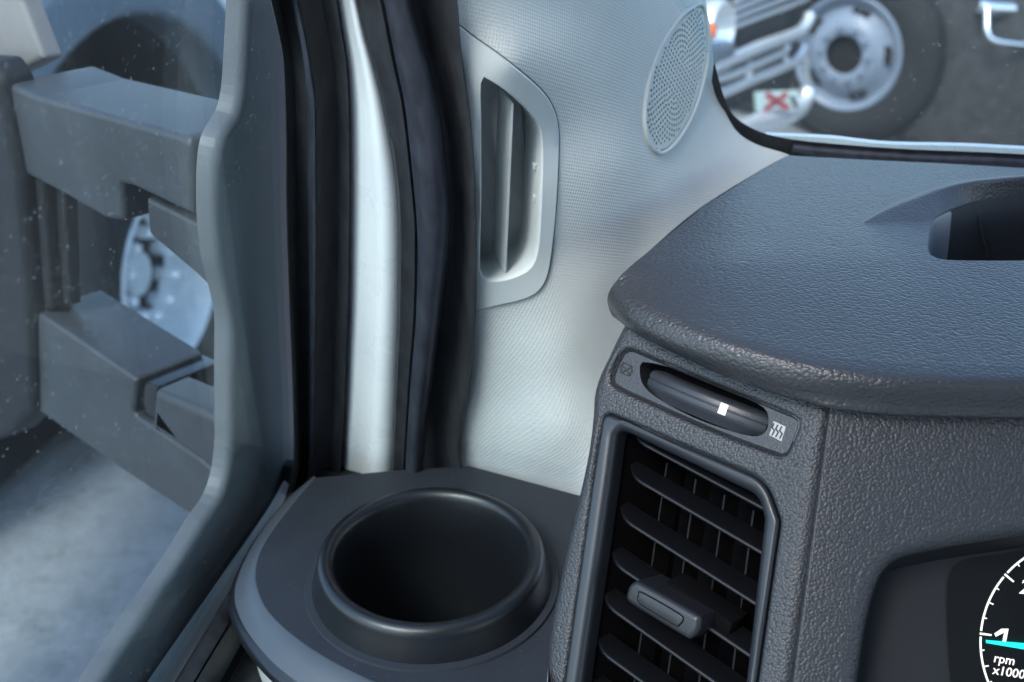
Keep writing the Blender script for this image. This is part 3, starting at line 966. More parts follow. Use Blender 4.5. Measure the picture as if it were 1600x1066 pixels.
# hood: outer foot on the pad, crest raised, inner edge dropping to the bin
foot_px = [(1340, 352), (1380, 326), (1430, 303), (1490, 286), (1560, 278), (1640, 275), (1800, 280)]
crest_px = [(1341, 351), (1386, 323), (1438, 298), (1496, 281), (1562, 273), (1640, 269), (1800, 272)]
inn_px = [(1345, 352.5), (1405, 348), (1452, 345), (1490, 325), (1545, 311), (1640, 301), (1800, 301)]
nh = 60
cz = [0.0003 + 0.012 * min(1, max(0, (i / (nh - 1)) * 2.4)) ** 0.9 for i in range(nh)]
foot = [hit(x, y, zpl(ZD + 0.0002)) for x, y in smooth_line(foot_px, nh)]
crest = [hit(x, y, zpl(ZD + cz[i])) for i, (x, y) in enumerate(smooth_line(crest_px, nh))]
innr = [hit(x, y, zpl(ZD + 0.0006)) for x, y in smooth_line(inn_px, nh)]
hrows = []
for k in range(9):
    s_ = k / 8
    hrows.append([foot[i] * (1 - s_) ** 2 + crest[i] * 2 * s_ * (1 - s_) + (crest[i].lerp(innr[i], 0.25)) * s_ * s_ for i in range(nh)])
for k in range(1, 7):
    s_ = k / 6
    hrows.append([crest[i].lerp(innr[i], 0.25 + 0.75 * s_) for i in range(nh)])
hrows.append([p + Vector((0, 0, -0.01)) for p in innr])
loft('bin_hood', hrows, M['binskin'], dash, 60)

# vent face of the dash: plane through three corners
pa, pb, pc_ = hit(972, 514, zpl(ZD - 0.0250)) + Vector((0, 0.004, 0)), hit(1292, 640, zpl(ZD - 0.0250)) + Vector((0, 0.004, 0)), None
hdir = (pa - pb).normalized()
downv = Vector((0, 0, -1))
backn = facing(pb, hdir.cross(Vector((0, 0, 1))))
fall = (downv * math.cos(R(30)) + backn * math.sin(R(30))).normalized()
nV = facing(pb, hdir.cross(fall))
fv = Frame(pb, nV, -hdir)
face_px = [(1030, 520), (1300, 628), (1294, 660), (1237, 1066), (1215, 1240), (842, 1240), (848, 1066), (851, 1000), (866, 920), (883, 840), (903, 755), (914, 700), (920, 650), (922, 618), (930, 588), (945, 556), (962, 520), (985, 480)]
fp = fv.uvs(face_px)
face = [fp[0], fp[1], fp[2], fp[3], fp[4]] + [Vector(p) for p in smooth_line([tuple(p) for p in fp[5:]], 60)]
vent_out_px = [(944, 644), (1195, 752), (1217, 815), (1178, 1085), (1150, 1190), (862, 1190), (882, 1066), (930, 730)]
vout = fillet(fv.uvs(vent_out_px), [0.004, 0.016, 0.005, 0.02, 0.012, 0.012, 0.02, 0.02], 8)
dial_px = [(978, 545), (1010, 556), (1110, 597), (1215, 640), (1246, 656), (1240, 682), (1226, 710), (1205, 708), (1100, 668), (1010, 628), (960, 604), (953, 590), (962, 564)]
dial_loop = [Vector(p) for p in smooth_line([tuple(p) for p in fv.uvs(dial_px)], 70, True)]
plate('vent_face', fv, face, M['panel'], dash, [inset(vout if area2(vout) > 0 else vout[::-1], -0.0004), dial_loop], 0.0055, 0.05, 0.0020, 0.0030, seg=6)
# recess of the dial: sloped floor
dl = dial_loop if area2(dial_loop) > 0 else dial_loop[::-1]
dcen = sum(dl, Vector((0, 0))) / len(dl)
din = inset(dl, 0.0012)
Vr = [fv.w(p.x, p.y, -0.0030) for p in dl]
rec_rows = [[fv.w(p.x, p.y, -0.0012) for p in dl], [fv.w(p.x, p.y, -0.0028) for p in inset(dl, 0.0010)]]
loft('dial_recess', rec_rows, M['panel'], dash, 50, True)
slot_px = [(1000, 572), (1008, 566), (1050, 575), (1130, 604), (1186, 632), (1200, 648), (1198, 672), (1182, 682), (1150, 676), (1090, 655), (1030, 624), (1004, 600)]
slot = [Vector(p) for p in smooth_line([tuple(p) for p in fv.uvs(slot_px, -0.0028)], 60, True)]
if area2(slot) < 0: slot = slot[::-1]
V2, F2 = cdt(inset(dl, 0.0010), [slot])
RV = [fv.w(p.x, p.y, -0.0028) for p in V2]
RF = list(F2)
s = len(RV); n = len(slot)
RV += [fv.w(p.x, p.y, -0.0028) for p in slot] + [fv.w(p.x, p.y, -0.012) for p in slot]
RF += [[s + i, s + (i + 1) % n, s + n + (i + 1) % n, s + n + i] for i in range(n)]
M['recess'] = fine_plastic('recess_plastic', (0.026, 0.029, 0.034), 0.40, 0.0009, 0.00025, 0.5)
mesh('dial_floor', RV, RF, M['recess'], dash, 30)
mesh('slot_floor', [fv.w(p.x, p.y, -0.012) for p in slot], [list(range(n))], M['hole'], dash, 0)

# thumb wheel: rim of a flat disc standing in the slot
wl, wr = fv.uv(1003, 585), fv.uv(1197, 664)
wheel = empty('vent_dial', fv.w(*wl, 0), 'dark ribbed thumb wheel with a white tick above the air vent', 'dial')
wax = (fv.w(*wr) - fv.w(*wl)); wlen = wax.length; wax.normalize()
wup = fv.n.cross(wax)
if wup.z < 0: wup = -wup
wc = (fv.w(*wl) + fv.w(*wr)) / 2
rad_w = 0.036
half = wlen / 2 - 0.0008
rad_w = (half ** 2 + 0.0085 ** 2) / (2 * 0.0085)
cen = wc - fv.n * (rad_w - 0.0085 + 0.0045)
def wheel_pt(a, rr, hh):
    return cen + (wax * math.sin(a) + fv.n * math.cos(a)) * rr + wup * hh
amax = math.asin(min(0.99, half / rad_w)) * 0.98
prof_w = [(-0.0040, -0.0075), (-0.0016, -0.0046), (-0.0004, -0.0036), (0.0, -0.0022), (0.0, -0.0008), (-0.0004, -0.0005), (-0.0004, -0.0003), (0.0, 0.0), (0.0, 0.0016), (-0.0005, 0.0026), (-0.0018, 0.0034), (-0.0065, 0.0040)]
wrows = []
for (dr, hh) in prof_w:
    wrows.append([wheel_pt(-amax + 2 * amax * i / 48, rad_w + dr, hh) for i in range(49)])
M['wheel'] = fine_plastic('wheel_plastic', (0.028, 0.032, 0.040), 0.4, 0.0007, 0.00006, 0.5)
loft('wheel_rim', wrows, M['wheel'], wheel, 45)
# white tick
at_ = math.asin(max(-0.95, min(0.95, ((hit(1132, 647, (fv.o, fv.n)) - wc).dot(wax)) / rad_w)))
da = 0.0016 / rad_w
tv = [wheel_pt(at_ + sx * da, rad_w + 0.0002, hh) for sx in (-1, 1) for hh in (-0.0026, 0.0018)]
mesh('tick', [tv[0], tv[1], tv[3], tv[2]], [(0, 1, 2, 3)], M['whitemark'], wheel, 0)

# symbols beside the wheel
def strokes(name, lines, width, m, h, parent):
    V, F = [], []
    for ln in lines:
        P = [fv.uv(x, y, h) for x, y in ln]
        for a, c in zip(P[:-1], P[1:]):
            d_ = (c - a).normalized(); q = Vector((-d_.y, d_.x)) * width / 2
            s = len(V)
            V += [fv.w(*(a - q - d_ * width * 0.3), h), fv.w(*(c - q + d_ * width * 0.3), h), fv.w(*(c + q + d_ * width * 0.3), h), fv.w(*(a + q - d_ * width * 0.3), h)]
            F.append((s, s + 1, s + 2, s + 3))
    return mesh(name, V, F, m, parent, 0)
strokes('closed_vent_symbol', [[(969, 572), (974, 567), (986, 572), (987, 580), (982, 587), (970, 583), (969, 572)], [(971, 571), (984, 586)], [(986, 573), (970, 583)]], 0.00055, M['darkmark'], -0.0024, dash)
stk = [fv.uv(x, y, -0.0026) for x, y in ((1209, 658), (1228, 667), (1221, 690), (1202, 680))]
mesh('symbol_patch', [fv.w(*p, -0.0026) for p in stk], [(0, 1, 2, 3)], mat('patch_grey', (0.35, 0.36, 0.36), 0.5)[0], dash, 0)
strokes('open_vent_symbol', [[(1209 + k * 6, 662 + k * 2.5), (1206 + k * 6, 668 + k * 2.5), (1210 + k * 6, 673 + k * 2.5), (1206 + k * 6, 680 + k * 2.5)] for k in range(3)], 0.00055, M['darkmark'], -0.0024, dash)

# ------------------------------------------------------------------ air vent
vent = empty('air_vent', fv.w(*fv.uv(1050, 900)), 'black slatted air vent with a sliding tab in the dash end', 'air vent')
vi_px = [(962, 668), (1183, 775), (1191, 812), (1160, 1085), (1132, 1160), (895, 1160), (906, 1066), (950, 760)]
vin = fillet(fv.uvs(vi_px), [0.004, 0.009, 0.004, 0.014, 0.008, 0.008, 0.014, 0.014], 8)
plate('bezel', fv, vout, M['bezel'], vent, [vin], 0.0016, 0.006, 0.0042, 0.010, 0.0007, seg=6)
vi = vin if area2(vin) > 0 else vin[::-1]
duct_dir = (-fv.n + Vector((0, 0, 0.34))).normalized()
dr0 = [fv.w(p.x, p.y, -0.0085) for p in inset(vi, -0.0008)]
dr1 = [p + duct_dir * 0.055 for p in dr0]
V = dr0 + dr1
n = len(dr0)
F = [[i, (i + 1) % n, n + (i + 1) % n, n + i] for i in range(n)] + [list(range(n, 2 * n))]
mesh('duct', V, F, M['hole'], vent, 40)
slats = [((972, 678), (1192, 796)), ((966, 735), (1192, 867)), ((950, 799), (1184, 948)), ((937, 868), (1176, 1030)), ((924, 932), (1160, 1100)), ((914, 1003), (1150, 1175)), ((905, 1072), (1140, 1240))]
def slat(a, c, parent):
    A0, C0 = fv.uv(*a, -0.006), fv.uv(*c, -0.006)
    P0, P1 = fv.w(*A0, -0.006), fv.w(*C0, -0.006)
    d_ = (P1 - P0).normalized(); L = (P1 - P0).length
    inn = (duct_dir - d_ * duct_dir.dot(d_)).normalized()
    up_ = d_.cross(inn)
    if up_.z < 0: up_ = -up_
    prof_s = []
    for k in range(7):
        an = math.pi * (0.5 + k / 6)
        prof_s.append((0.0012 + 0.0012 * math.cos(an), 0.00095 * math.sin(an)))
    rows = []
    for i in range(25):
        s_ = i / 24
        x = s_ * L
        back = 0.0
        thin = 1.0
        if x < 0.013:
            q = 1 - x / 0.013
            back = 0.0085 * q ** 2.0
            thin = 1 - 0.5 * q ** 3
        rows.append([P0 + d_ * x + inn * (e[0] + back) + up_ * (e[1] * thin) for e in prof_s] + [P0 + d_ * x + inn * 0.013 - up_ * 0.0007, P0 + d_ * x + inn * 0.013 + up_ * 0.0007])
    o = loft('slat', rows, M['slat'], parent, 50, True)
    return P0, P1, d_, inn, up_
info = [slat(a, c, vent) for a, c in slats]
M['guide'] = mat('guide_black', (0.004, 0.0045, 0.0055), 0.6, 0.25)[0]
# upright guide blades behind the slats
for k in range(5):
    s_ = 0.1 + k * 0.2
    a, c = (966 + (1192 - 966) * s_, 690 + 125 * s_), (905 + (1140 - 905) * s_, 1072 + 150 * s_)
    Q0 = fv.w(*fv.uv(*a, -0.02), -0.02) + duct_dir * 0.004
    Q1 = fv.w(*fv.uv(*c, -0.02), -0.02) + duct_dir * 0.004
    ax1 = (Q1 - Q0).normalized()
    ax3 = (duct_dir - ax1 * duct_dir.dot(ax1)).normalized()
    box('guide_blade', (Q0 + Q1) / 2 + ax3 * 0.006, (ax1, ax1.cross(ax3), ax3), ((Q1 - Q0).length / 2, 0.0004, 0.006), M['guide'], vent, 0)
# sliding tab on the fourth slat
P0, P1, d_, inn, up_ = info[3]
tp = [(980, 917), (990, 909), (1000, 912), (1082, 958), (1092, 968), (1090, 988), (1078, 999), (1066, 996), (985, 946), (976, 934)]
ft = Frame(fv.w(*fv.uv(1035, 955), 0.0045), (fv.n * 0.95 - wup * 0.12).normalized(), -hdir)
tl = [Vector(p) for p in smooth_line([tuple(p) for p in ft.uvs(tp)], 48, True)]
M['tab'] = fine_plastic('tab_plastic', (0.013, 0.0148, 0.018), 0.4, 0.0006, 0.00005, 0.5)
tab = plate('tab', ft, tl, M['tab'], vent, [], 0.0026, 0.020, seg=6)
ip = [(998, 929), (1004, 926), (1060, 958), (1068, 968), (1062, 977), (1055, 977), (1002, 945), (996, 937)]
il = [Vector(p) for p in smooth_line([tuple(p) for p in ft.uvs(ip)], 40, True)]
if area2(il) < 0: il = il[::-1]
mesh('inlay_groove', [ft.w(p.x, p.y, 0.00012) for p in inset(il, -0.0002)] , [list(range(40))], M['hole'], tab, 0)
plate('inlay', ft, inset(il, 0.0002), M['tab'], tab, [], 0.0003, 0.0005, h0=0.0005, seg=2)
# slider body behind the tab
box('slider', (P0 + d_ * (P1 - P0).length * 0.62) + inn * 0.009 + up_ * 0.003, (d_, up_, inn), (0.016, 0.0034, 0.006), M['hole'], vent, 0.001)

# ------------------------------------------------------------------ cluster side of the dash, right of the seam
ca_, cb_ = fv.w(*fv.uv(1297, 640)), fv.w(*fv.uv(1239, 1066))
rdir = hit(1600, 656, zpl(ZD - 0.0250)) - hit(1320, 641, zpl(ZD - 0.0250))
nC = facing(ca_, rdir.cross(cb_ - ca_))
fc = Frame(ca_, nC, rdir)
cf_px = [(1298, 632), (2300, 660), (2320, 1260), (1217, 1260), (1239, 1066)]
op_px = [(1318, 1260), (1334, 1150), (1346, 1060), (1357, 985), (1372, 925), (1388, 893), (1410, 877), (1450, 866), (1520, 853), (1600, 841), (1700, 830), (1735, 860), (1740, 1050), (1720, 1220), (1600, 1252)]
opl = [Vector(p) for p in smooth_line([tuple(p) for p in fc.uvs(op_px)], 110, True)]
cf = fc.uvs(cf_px)
clu = plate('cluster_face', fc, [p for p in cf], M['panel'], dash, [opl], 0.0010, 0.04, 0.007, 0.012, seg=7)
seam = [fv.w(*fv.uv(1296, 636), -0.0035), fv.w(*fv.uv(1238, 1068), -0.0035), fv.w(*fv.uv(1216, 1240), -0.0035)]
tube('seam', seam, 0.0009, M['hole'], dash, 6)
# instrument cluster
ic = empty('instrument_cluster', fc.w(*fc.uv(1560, 1000), -0.03), 'black instrument cluster showing part of a tachometer with cyan needle', 'gauge')
if area2(opl) < 0: opl = opl[::-1]
wv = [[fc.w(p.x, p.y, -0.0115) for p in opl], [fc.w(p.x, p.y, -0.016) for p in inset(opl, 0.001)], [fc.w(p.x, p.y, -0.030) for p in inset(opl, 0.008)]]
loft('hood_wall', wv, M['sidewall'], ic, 60, True)
DZ = -0.0302
dp_px = [(1497, 1260), (1488, 1100), (1480, 1000), (1479, 920), (1484, 894), (1497, 880), (1520, 873), (1600, 862), (1760, 842), (1780, 1260)]
back = [fc.w(p.x, p.y, DZ) for p in inset(opl, 0.004)]
mesh('mask', back, [list(range(len(back)))], M['sidewall'], ic, 0)
dpl = fc.uvs(dp_px, DZ + 0.0004)
dl2 = dpl[:1] + [Vector(p) for p in smooth_line([tuple(p) for p in dpl[1:8]], 30)] + dpl[8:]
disp = mesh('display', [fc.w(p.x, p.y, DZ + 0.0006) for p in dl2], [list(range(len(dl2)))], M['display'], ic, 0)
# gauge: circle through three photo points, in the plane of the display
H = DZ + 0.0010
gp = [fc.uv(x, y, H) for x, y in ((1598, 872), (1531, 990), (1541, 1062))]
(ax_, ay_), (bx_, by_), (cx_, cy_) = gp
Dd = 2 * (ax_ * (by_ - cy_) + bx_ * (cy_ - ay_) + cx_ * (ay_ - by_))
gx = ((ax_ ** 2 + ay_ ** 2) * (by_ - cy_) + (bx_ ** 2 + by_ ** 2) * (cy_ - ay_) + (cx_ ** 2 + cy_ ** 2) * (ay_ - by_)) / Dd
gy = ((ax_ ** 2 + ay_ ** 2) * (cx_ - bx_) + (bx_ ** 2 + by_ ** 2) * (ax_ - cx_) + (cx_ ** 2 + cy_ ** 2) * (bx_ - ax_)) / Dd
GC = Vector((gx, gy)); GR = (gp[1] - GC).length
def gang(px, py):
    q = fc.uv(px, py, H) - GC
    return math.atan2(q.y, q.x)
def arc(a0, a1, r0, r1, n=60):
    V, F = [], []
    for i in range(n + 1):
        a = a0 + (a1 - a0) * i / n
        for r_ in (r0, r1):
            V.append(fc.w(GC.x + r_ * math.cos(a), GC.y + r_ * math.sin(a), H))
    return V, [[2 * i, 2 * i + 1, 2 * i + 3, 2 * i + 2] for i in range(n)]
a2, a1_ = gang(1573, 900), gang(1530, 990)
if a1_ < a2: a1_ += 2 * math.pi
step = (a1_ - a2) / 4
px_m = 0.37 / FPX
LW = 3.6 * px_m
gap_a = 0.012
gauge = disp
for k in (-1, 0, 1):
    s0 = a1_ - 4 * step * k
    V, F = arc(s0 - 4 * step + gap_a * 2.2, s0 - gap_a * 2.2, GR - LW, GR, 40)
    mesh('scale_arc', V, F, M['lit_white'], gauge, 0)
for k in range(-4, 9):
    a = a1_ - step * k
    major = k % 4 == 0
    ln, wd = ((20, 3.8) if major else (11, 2.6) if k % 2 == 0 else (8, 2.4))
    ln *= px_m; wd *= px_m
    r0_, r1_ = GR + (LW * 0.1 if major else -LW * 0.5), GR - ln
    ca, sa = math.cos(a), math.sin(a)
    q = Vector((-sa, ca)) * wd / 2
    c0, c1 = GC + Vector((ca, sa)) * r0_, GC + Vector((ca, sa)) * r1_
    mesh('tick', [fc.w(*(c0 - q), H + 0.0001), fc.w(*(c0 + q), H + 0.0001), fc.w(*(c1 + q * 0.8), H + 0.0001), fc.w(*(c1 - q * 0.8), H + 0.0001)], [(0, 1, 2, 3)], M['lit_white'], gauge, 0)
e1a = 0.0
one = [fc.uv(x, y, H) for x, y in ((1553.5, 990), (1565, 982.5), (1576, 982.5), (1572, 1003), (1566, 1003), (1569, 988.5), (1556, 995))]
mesh('numeral', [fc.w(p.x, p.y, H) for p in one], [(0, 1, 5, 6), (1, 2, 3, 4, 5)], M['lit_white'], gauge, 0)
text('numeral', '2', fc, fc.uv(1600, 918, H), 36 * px_m, M['lit_white'], gauge, H, 0, 0.25)
text('lettering', 'rpm', fc, fc.uv(1569, 1031, H), 22 * px_m, M['lit_white'], gauge, H, -0.09, 0.1)
text('lettering', 'x1000', fc, fc.uv(1576, 1051, H), 22 * px_m, M['lit_white'], gauge, H, -0.09, 0.1)
nd = [fc.uv(x, y, H + 0.002) for x, y in ((1540, 1000), (1600, 1005), (1700, 1013), (1700, 1031), (1600, 1015), (1541, 1005))]
mesh('needle', [fc.w(p.x, p.y, H + 0.002) for p in nd], [list(range(6))], M['lit_cyan'], gauge, 0)

# ------------------------------------------------------------------ windshield and cowl
wsh = empty('windshield', hit(1420, 245, zpl(ZD)), 'windshield with black lower gasket above the dashboard', 'windshield')
base_px = [(1112, 96), (1124, 142), (1136, 172), (1156, 192), (1192, 209), (1240, 219), (1320, 227), (1420, 234), (1520, 238), (1600, 242), (1800, 254)]
wp0 = hit(1420, 245, zpl(ZD - 0.002)) + Vector((0, 0.008, 0))
wdir = (hit(1600, 258, zpl(ZD)) - hit(1250, 232, zpl(ZD)))
wdir.z = 0
wdir.normalize()
wrake = Vector((0, -0.45, 0.89))
nW = facing(wp0, wdir.cross(wrake))
fw = Frame(wp0, nW, wdir)
# glass sheet
gq = [fw.uv(1040, 262), fw.uv(2500, 330), fw.uv(2500, 330) + Vector((0, 0.62)), fw.uv(1040, 262) + Vector((0, 0.62))]
mesh('pane', [fw.w(p.x, p.y, 0) for p in gq] + [fw.w(p.x, p.y, -0.005) for p in gq], [(0, 1, 2, 3), (4, 5, 6, 7), (0, 1, 5, 4), (1, 2, 6, 5), (2, 3, 7, 6), (3, 0, 4, 7)], M['screen'], wsh, 0)
# black painted border on the glass, and a round gasket at its foot
base_px = base_px + [(2500, 298)]
gb = smooth_line(base_px, 150)
def frit_w(x, y):
    return 1.0
lo = [fw.uv(x, y + 30) for x, y in gb]
hi = [fw.uv(x + 4 * max(0, min(1, (1250 - x) / 120)), y - 2) for x, y in gb]
loft('black_border', [[fw.w(p.x, p.y, 0.0006) for p in hi], [fw.w(p.x, p.y, 0.0006) for p in lo]], M['rubber'], wsh, 0)
tube('gasket', [fw.w(*fw.uv(x, y + 9), 0.002) for x, y in gb if x > 1236], 0.0030, M['rubber2'], wsh, 8)
# painted lip of the scuttle outside, seen as a bright line through the foot of the glass
cpx = [(1196, 211), (1215, 212), (1240, 213), (1300, 216), (1350, 222), (1400, 226), (1500, 228), (1600, 233), (1800, 244), (2500, 284)]
cw = [hit(x, y, zpl(ZD - 0.004)) for x, y in smooth_line(cpx, 110)]
cow = loft('scuttle_lip', [[p + Vector((0, 0.0, -0.004)) for p in cw], cw, [p + Vector((0.0, 0.004, 0.0005)) for p in cw], [p + Vector((0, 0.006, -0.02)) for p in cw]], M['paint'], None, 60)
tag(cow, 'thin white painted scuttle lip outside the foot of the windshield', 'body panel')

# ------------------------------------------------------------------ towing mirror outside the door glass
mir = empty('side_mirror', hit(400, 700, PG, -0.02), 'large grey plastic towing mirror on two arms outside the door window', 'side mirror')
az = R(59)
Dm = Vector((-math.sin(az), math.cos(az), 0.0))
pm0 = hit(297, 240, PG, -0.055)
nM = facing(pm0, Dm.cross(Vector((0, 0, 1))))
fm = Frame(pm0, nM, -Dm)
def mpoly(px, r, n=4, off=0.0):
    return fillet(fm.uvs(px, off), r, n)
upper = mpoly([(8, 128), (60, 151), (180, 184), (298, 216), (300, 336), (286, 330), (206, 292), (190, 288), (193, 346), (165, 343), (100, 305), (34, 270)], [0.004, 0.004, 0.006, 0.006, 0.004, 0.004, 0.002, 0.003, 0.003, 0.006, 0.01, 0.006])
plate('upper_arm', fm, upper, M['mirror'], mir, [], 0.0035, 0.052, back=True, seg=5)
brk = mpoly([(228, 309), (322, 357), (334, 352), (340, 338), (352, 338), (354, 474), (342, 464), (305, 428), (232, 366)], [0.002, 0.004, 0.004, 0.003, 0.002, 0.004, 0.01, 0.01, 0.004], off=-0.004)
plate('bracket', fm, brk, M['mirror'], mir, [], 0.0025, 0.03, h0=-0.004, back=True, seg=4)
lower = mpoly([(56, 486), (213, 594), (207, 648), (310, 716), (338, 742), (344, 772), (321, 812), (290, 801), (180, 728), (56, 640)], [0.004, 0.003, 0.003, 0.012, 0.008, 0.008, 0.006, 0.01, 0.02, 0.004])
plate('lower_arm', fm, lower, M['mirror'], mir, [], 0.003, 0.045, back=True, seg=5)
kn = mpoly([(240, 610), (358, 660), (364, 700), (346, 748), (310, 718), (236, 669)], [0.004, 0.003, 0.003, 0.003, 0.003, 0.002])
plate('knuckle', fm, kn, M['mirror'], mir, [], 0.005, 0.022, h0=0.0, back=True, seg=6)
jt = mpoly([(205, 586), (246, 606), (244, 676), (200, 650)], 0.001, off=-0.005)
plate('joint', fm, jt, M['black'], mir, [], 0.001, 0.042, h0=-0.005, back=True, seg=2)
post = mpoly([(345, 440), (366, 440), (368, 590), (340, 590), (338, 500)], 0.003, off=-0.03)
plate('rear_post', fm, post, M['mirrordark'], mir, [], 0.002, 0.02, h0=-0.03, back=True, seg=3)
ipost = mpoly([(70, 285), (100, 292), (108, 478), (84, 486)], 0.002, off=-0.012)
plate('inner_post', fm, ipost, M['mirrordark'], mir, [], 0.003, 0.008, h0=-0.012, back=True, seg=3)
hous = mpoly([(-420, 60), (-5, 95), (14, 120), (44, 276), (60, 480), (64, 640), (30, 676), (-40, 700), (-420, 700)], [0.01, 0.01, 0.01, 0.02, 0.03, 0.012, 0.01, 0.02, 0.01])
plate('housing', fm, hous, M['mirrordark'], mir, [], 0.008, 0.02, h0=0.006, back=True, seg=6)
hin = mpoly([(30, 268), (66, 282), (80, 486), (52, 490)], 0.002, off=-0.004)
plate('inner_shell', fm, hin, M['mirrordark'], mir, [], 0.003, 0.010, h0=-0.004, back=True, seg=3)
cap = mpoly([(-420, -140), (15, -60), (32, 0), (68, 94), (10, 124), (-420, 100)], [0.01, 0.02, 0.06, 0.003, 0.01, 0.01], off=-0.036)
plate('warm_housing_top', fm, cap, M['capsheen'], mir, [], 0.004, 0.012, h0=-0.036, back=True, seg=5)  # top of the same housing, warm light painted as its colour
# base: a broad sail plate against the glass
bp = smooth_line([(392, -40), (389, 20), (386, 70), (381, 140), (373, 178), (358, 203), (347, 230), (342, 280), (342, 345), (348, 410), (360, 462), (366, 500), (366, 540), (365, 600), (365, 655), (364, 700), (358, 745), (345, 782), (322, 816)], 60) + [(285, 878), (225, 966), (165, 1060), (70, 1212), (200, 1212), (285, 1075), (390, 905), (460, 800), (490, 742), (500, 700), (500, 500), (494, 300), (490, 150), (478, 60), (463, -40)]
fb = Frame(PG[0] - PG[1] * 0.016, PG[1], Vector((0, 1, 0)))
bpl = fillet(fb.uvs([(x + (6 if x > 420 else 0), y) for x, y in bp]), 0.004, 4)
M['sail'] = fine_plastic('sail_plastic', (0.10, 0.11, 0.12), 0.5, 0.0016, 0.0001, 0.4, 0.12, 0.4)
plate('base_plate', fb, bpl, M['sail'], mir, [], 0.0045, 0.010, back=True, seg=5)
M['belt'] = fine_plastic('belt_moulding_plastic', (0.62, 0.65, 0.66), 0.5, 0.0016, 0.00005, 0.4, 0.05)
sh_in = [hit(x, y, PG, -0.0085) for x, y in smooth_line([(472, 735), (460, 765), (446, 792), (386, 892), (278, 1070), (194, 1212)], 40)]
sh_out = [hit(x, y, PG, -0.0145) for x, y in smooth_line([(452, 735), (436, 765), (414, 802), (346, 900), (222, 1078), (140, 1212)], 40)]
loft('belt_moulding', [[p + Vector((0, 0, -0.02)) for p in sh_in], sh_in, [a.lerp(c, 0.5) + Vector((0, 0, 0.002)) for a, c in zip(sh_in, sh_out)], sh_out, [p + Vector((0, 0, -0.02)) for p in sh_out]], M['belt'], door, 50)
box('inner_panel', (-0.205, 0.30, 1.558), UNIT, (0.045, 0.24, 0.004), M['rubber'], door, 0.001)

# ------------------------------------------------------------------ parked truck to the left: fender, flare, dual wheel
M['white_truck'] = fine_plastic('white_truck_paint', (0.72, 0.74, 0.75), 0.3, 0.01, 0.00002, 0.5, 0.03)
M['flare'] = fine_plastic('flare_plastic', (0.13, 0.155, 0.185), 0.45, 0.004, 0.0001, 0.4, 0.08)
M['tyre'] = fine_plastic('tyre_rubber', (0.014, 0.0142, 0.015), 0.75, 0.004, 0.0003, 0.3, 0.2)
M['rimwhite'] = fine_plastic('wheel_paint', (0.50, 0.52, 0.53), 0.45, 0.01, 0.0001, 0.5, 0.12)
M['rimgrey'] = fine_plastic('wheel_blue_grey', (0.16, 0.195, 0.25), 0.4, 0.01, 0.0001, 0.5, 0.08)
M['under'] = mat('underbody_black', (0.012, 0.012, 0.013), 0.8, 0.2)[0]
XL = -1.72
hubp = hit(272, 440, (Vector((XL, 0, 0)), Vector((1, 0, 0))))
tl_ = empty('parked_truck', (XL - 0.9, hubp.y, 0), 'white truck with flared wheel arch parked beyond the side mirror', 'truck', 'trucks parked around the cab')
fl_ = Frame(Vector((XL, hubp.y, 0)), Vector((1, 0, 0)), Vector((0, 1, 0)))
RW = 0.50
HZ = RW - 0.005
ARC = Vector((-0.14, 0.55))
def circ(c, r, n=48, a0=0, a1=2 * math.pi):
    return [c + Vector((math.cos(a0 + (a1 - a0) * k / n), math.sin(a0 + (a1 - a0) * k / n))) * r for k in range(n + (0 if abs(a1 - a0 - 2 * math.pi) < 1e-6 else 1))]
RI = 0.80
side_loop = [Vector((-2.6, 0.55)), ] + [Vector((-RI + ARC.x, 0.55))] + [p for p in circ(ARC, RI, 40, math.pi - 0.08, 0.08)] + [Vector((RI + ARC.x, 0.55)), Vector((1.9, 0.55)), Vector((1.9, 1.45)), Vector((1.2, 1.62)), Vector((0.3, 1.75)), Vector((-2.6, 1.75))]
plate('body_side', fl_, side_loop, M['white_truck'], tl_, [], 0.02, 0.06, h0=-0.03, seg=4)
flr = circ(ARC, RI + 0.155, 40, -0.05, math.pi + 0.05) + circ(ARC, RI - 0.02, 40, math.pi + 0.05, -0.05)
plate('wheel_flare', fl_, flr, M['flare'], tl_, [], 0.03, 0.16, h0=0.05, seg=5)
box('wheel_well', (XL - 0.75, hubp.y, 0.72), UNIT, (0.45, 0.95, 0.66), M['under'], tl_, 0.01)
box('cab_body', (XL - 1.45, hubp.y + 0.3, 1.35), UNIT, (0.9, 1.8, 0.36), M['white_truck'], tl_, 0.05)
ax_l = Vector((1, 0, 0))
hubc = Vector((XL, hubp.y, HZ))
wh = lathe('wheel', hubc, ax_l, [(0.285, -0.02), (0.30, -0.005), (0.40, 0.012), (0.455, 0.0), (0.485, -0.03), (RW, -0.05), (RW, -0.22), (0.48, -0.26), (0.3, -0.26)], M['tyre'], tl_, 64)
lathe('rim', hubc, ax_l, [(0.300, -0.004), (0.292, 0.004), (0.282, 0.0), (0.272, -0.02), (0.262, -0.06), (0.245, -0.13), (0.215, -0.155), (0.165, -0.158), (0.125, -0.150), (0.09, -0.146), (0.078, -0.14), (0.074, -0.118), (0.06, -0.11), (0.0005, -0.108)], M['rimwhite'], wh, 64)
for k in range(10):
    a = 2 * math.pi * (k + 0.35) / 10
    c = hubc + Vector((0, math.cos(a), math.sin(a))) * 0.142
    lathe('lug_nut', c, ax_l, [(0.025, -0.156), (0.024, -0.125), (0.021, -0.112), (0.020, -0.066), (0.014, -0.056), (0.0005, -0.054)], M['chrome'], wh, 8)
lathe('hub_ring', hubc, ax_l, [(0.190, -0.153), (0.184, -0.147), (0.118, -0.140), (0.082, -0.136), (0.078, -0.128)], M['tyre'], wh, 48)
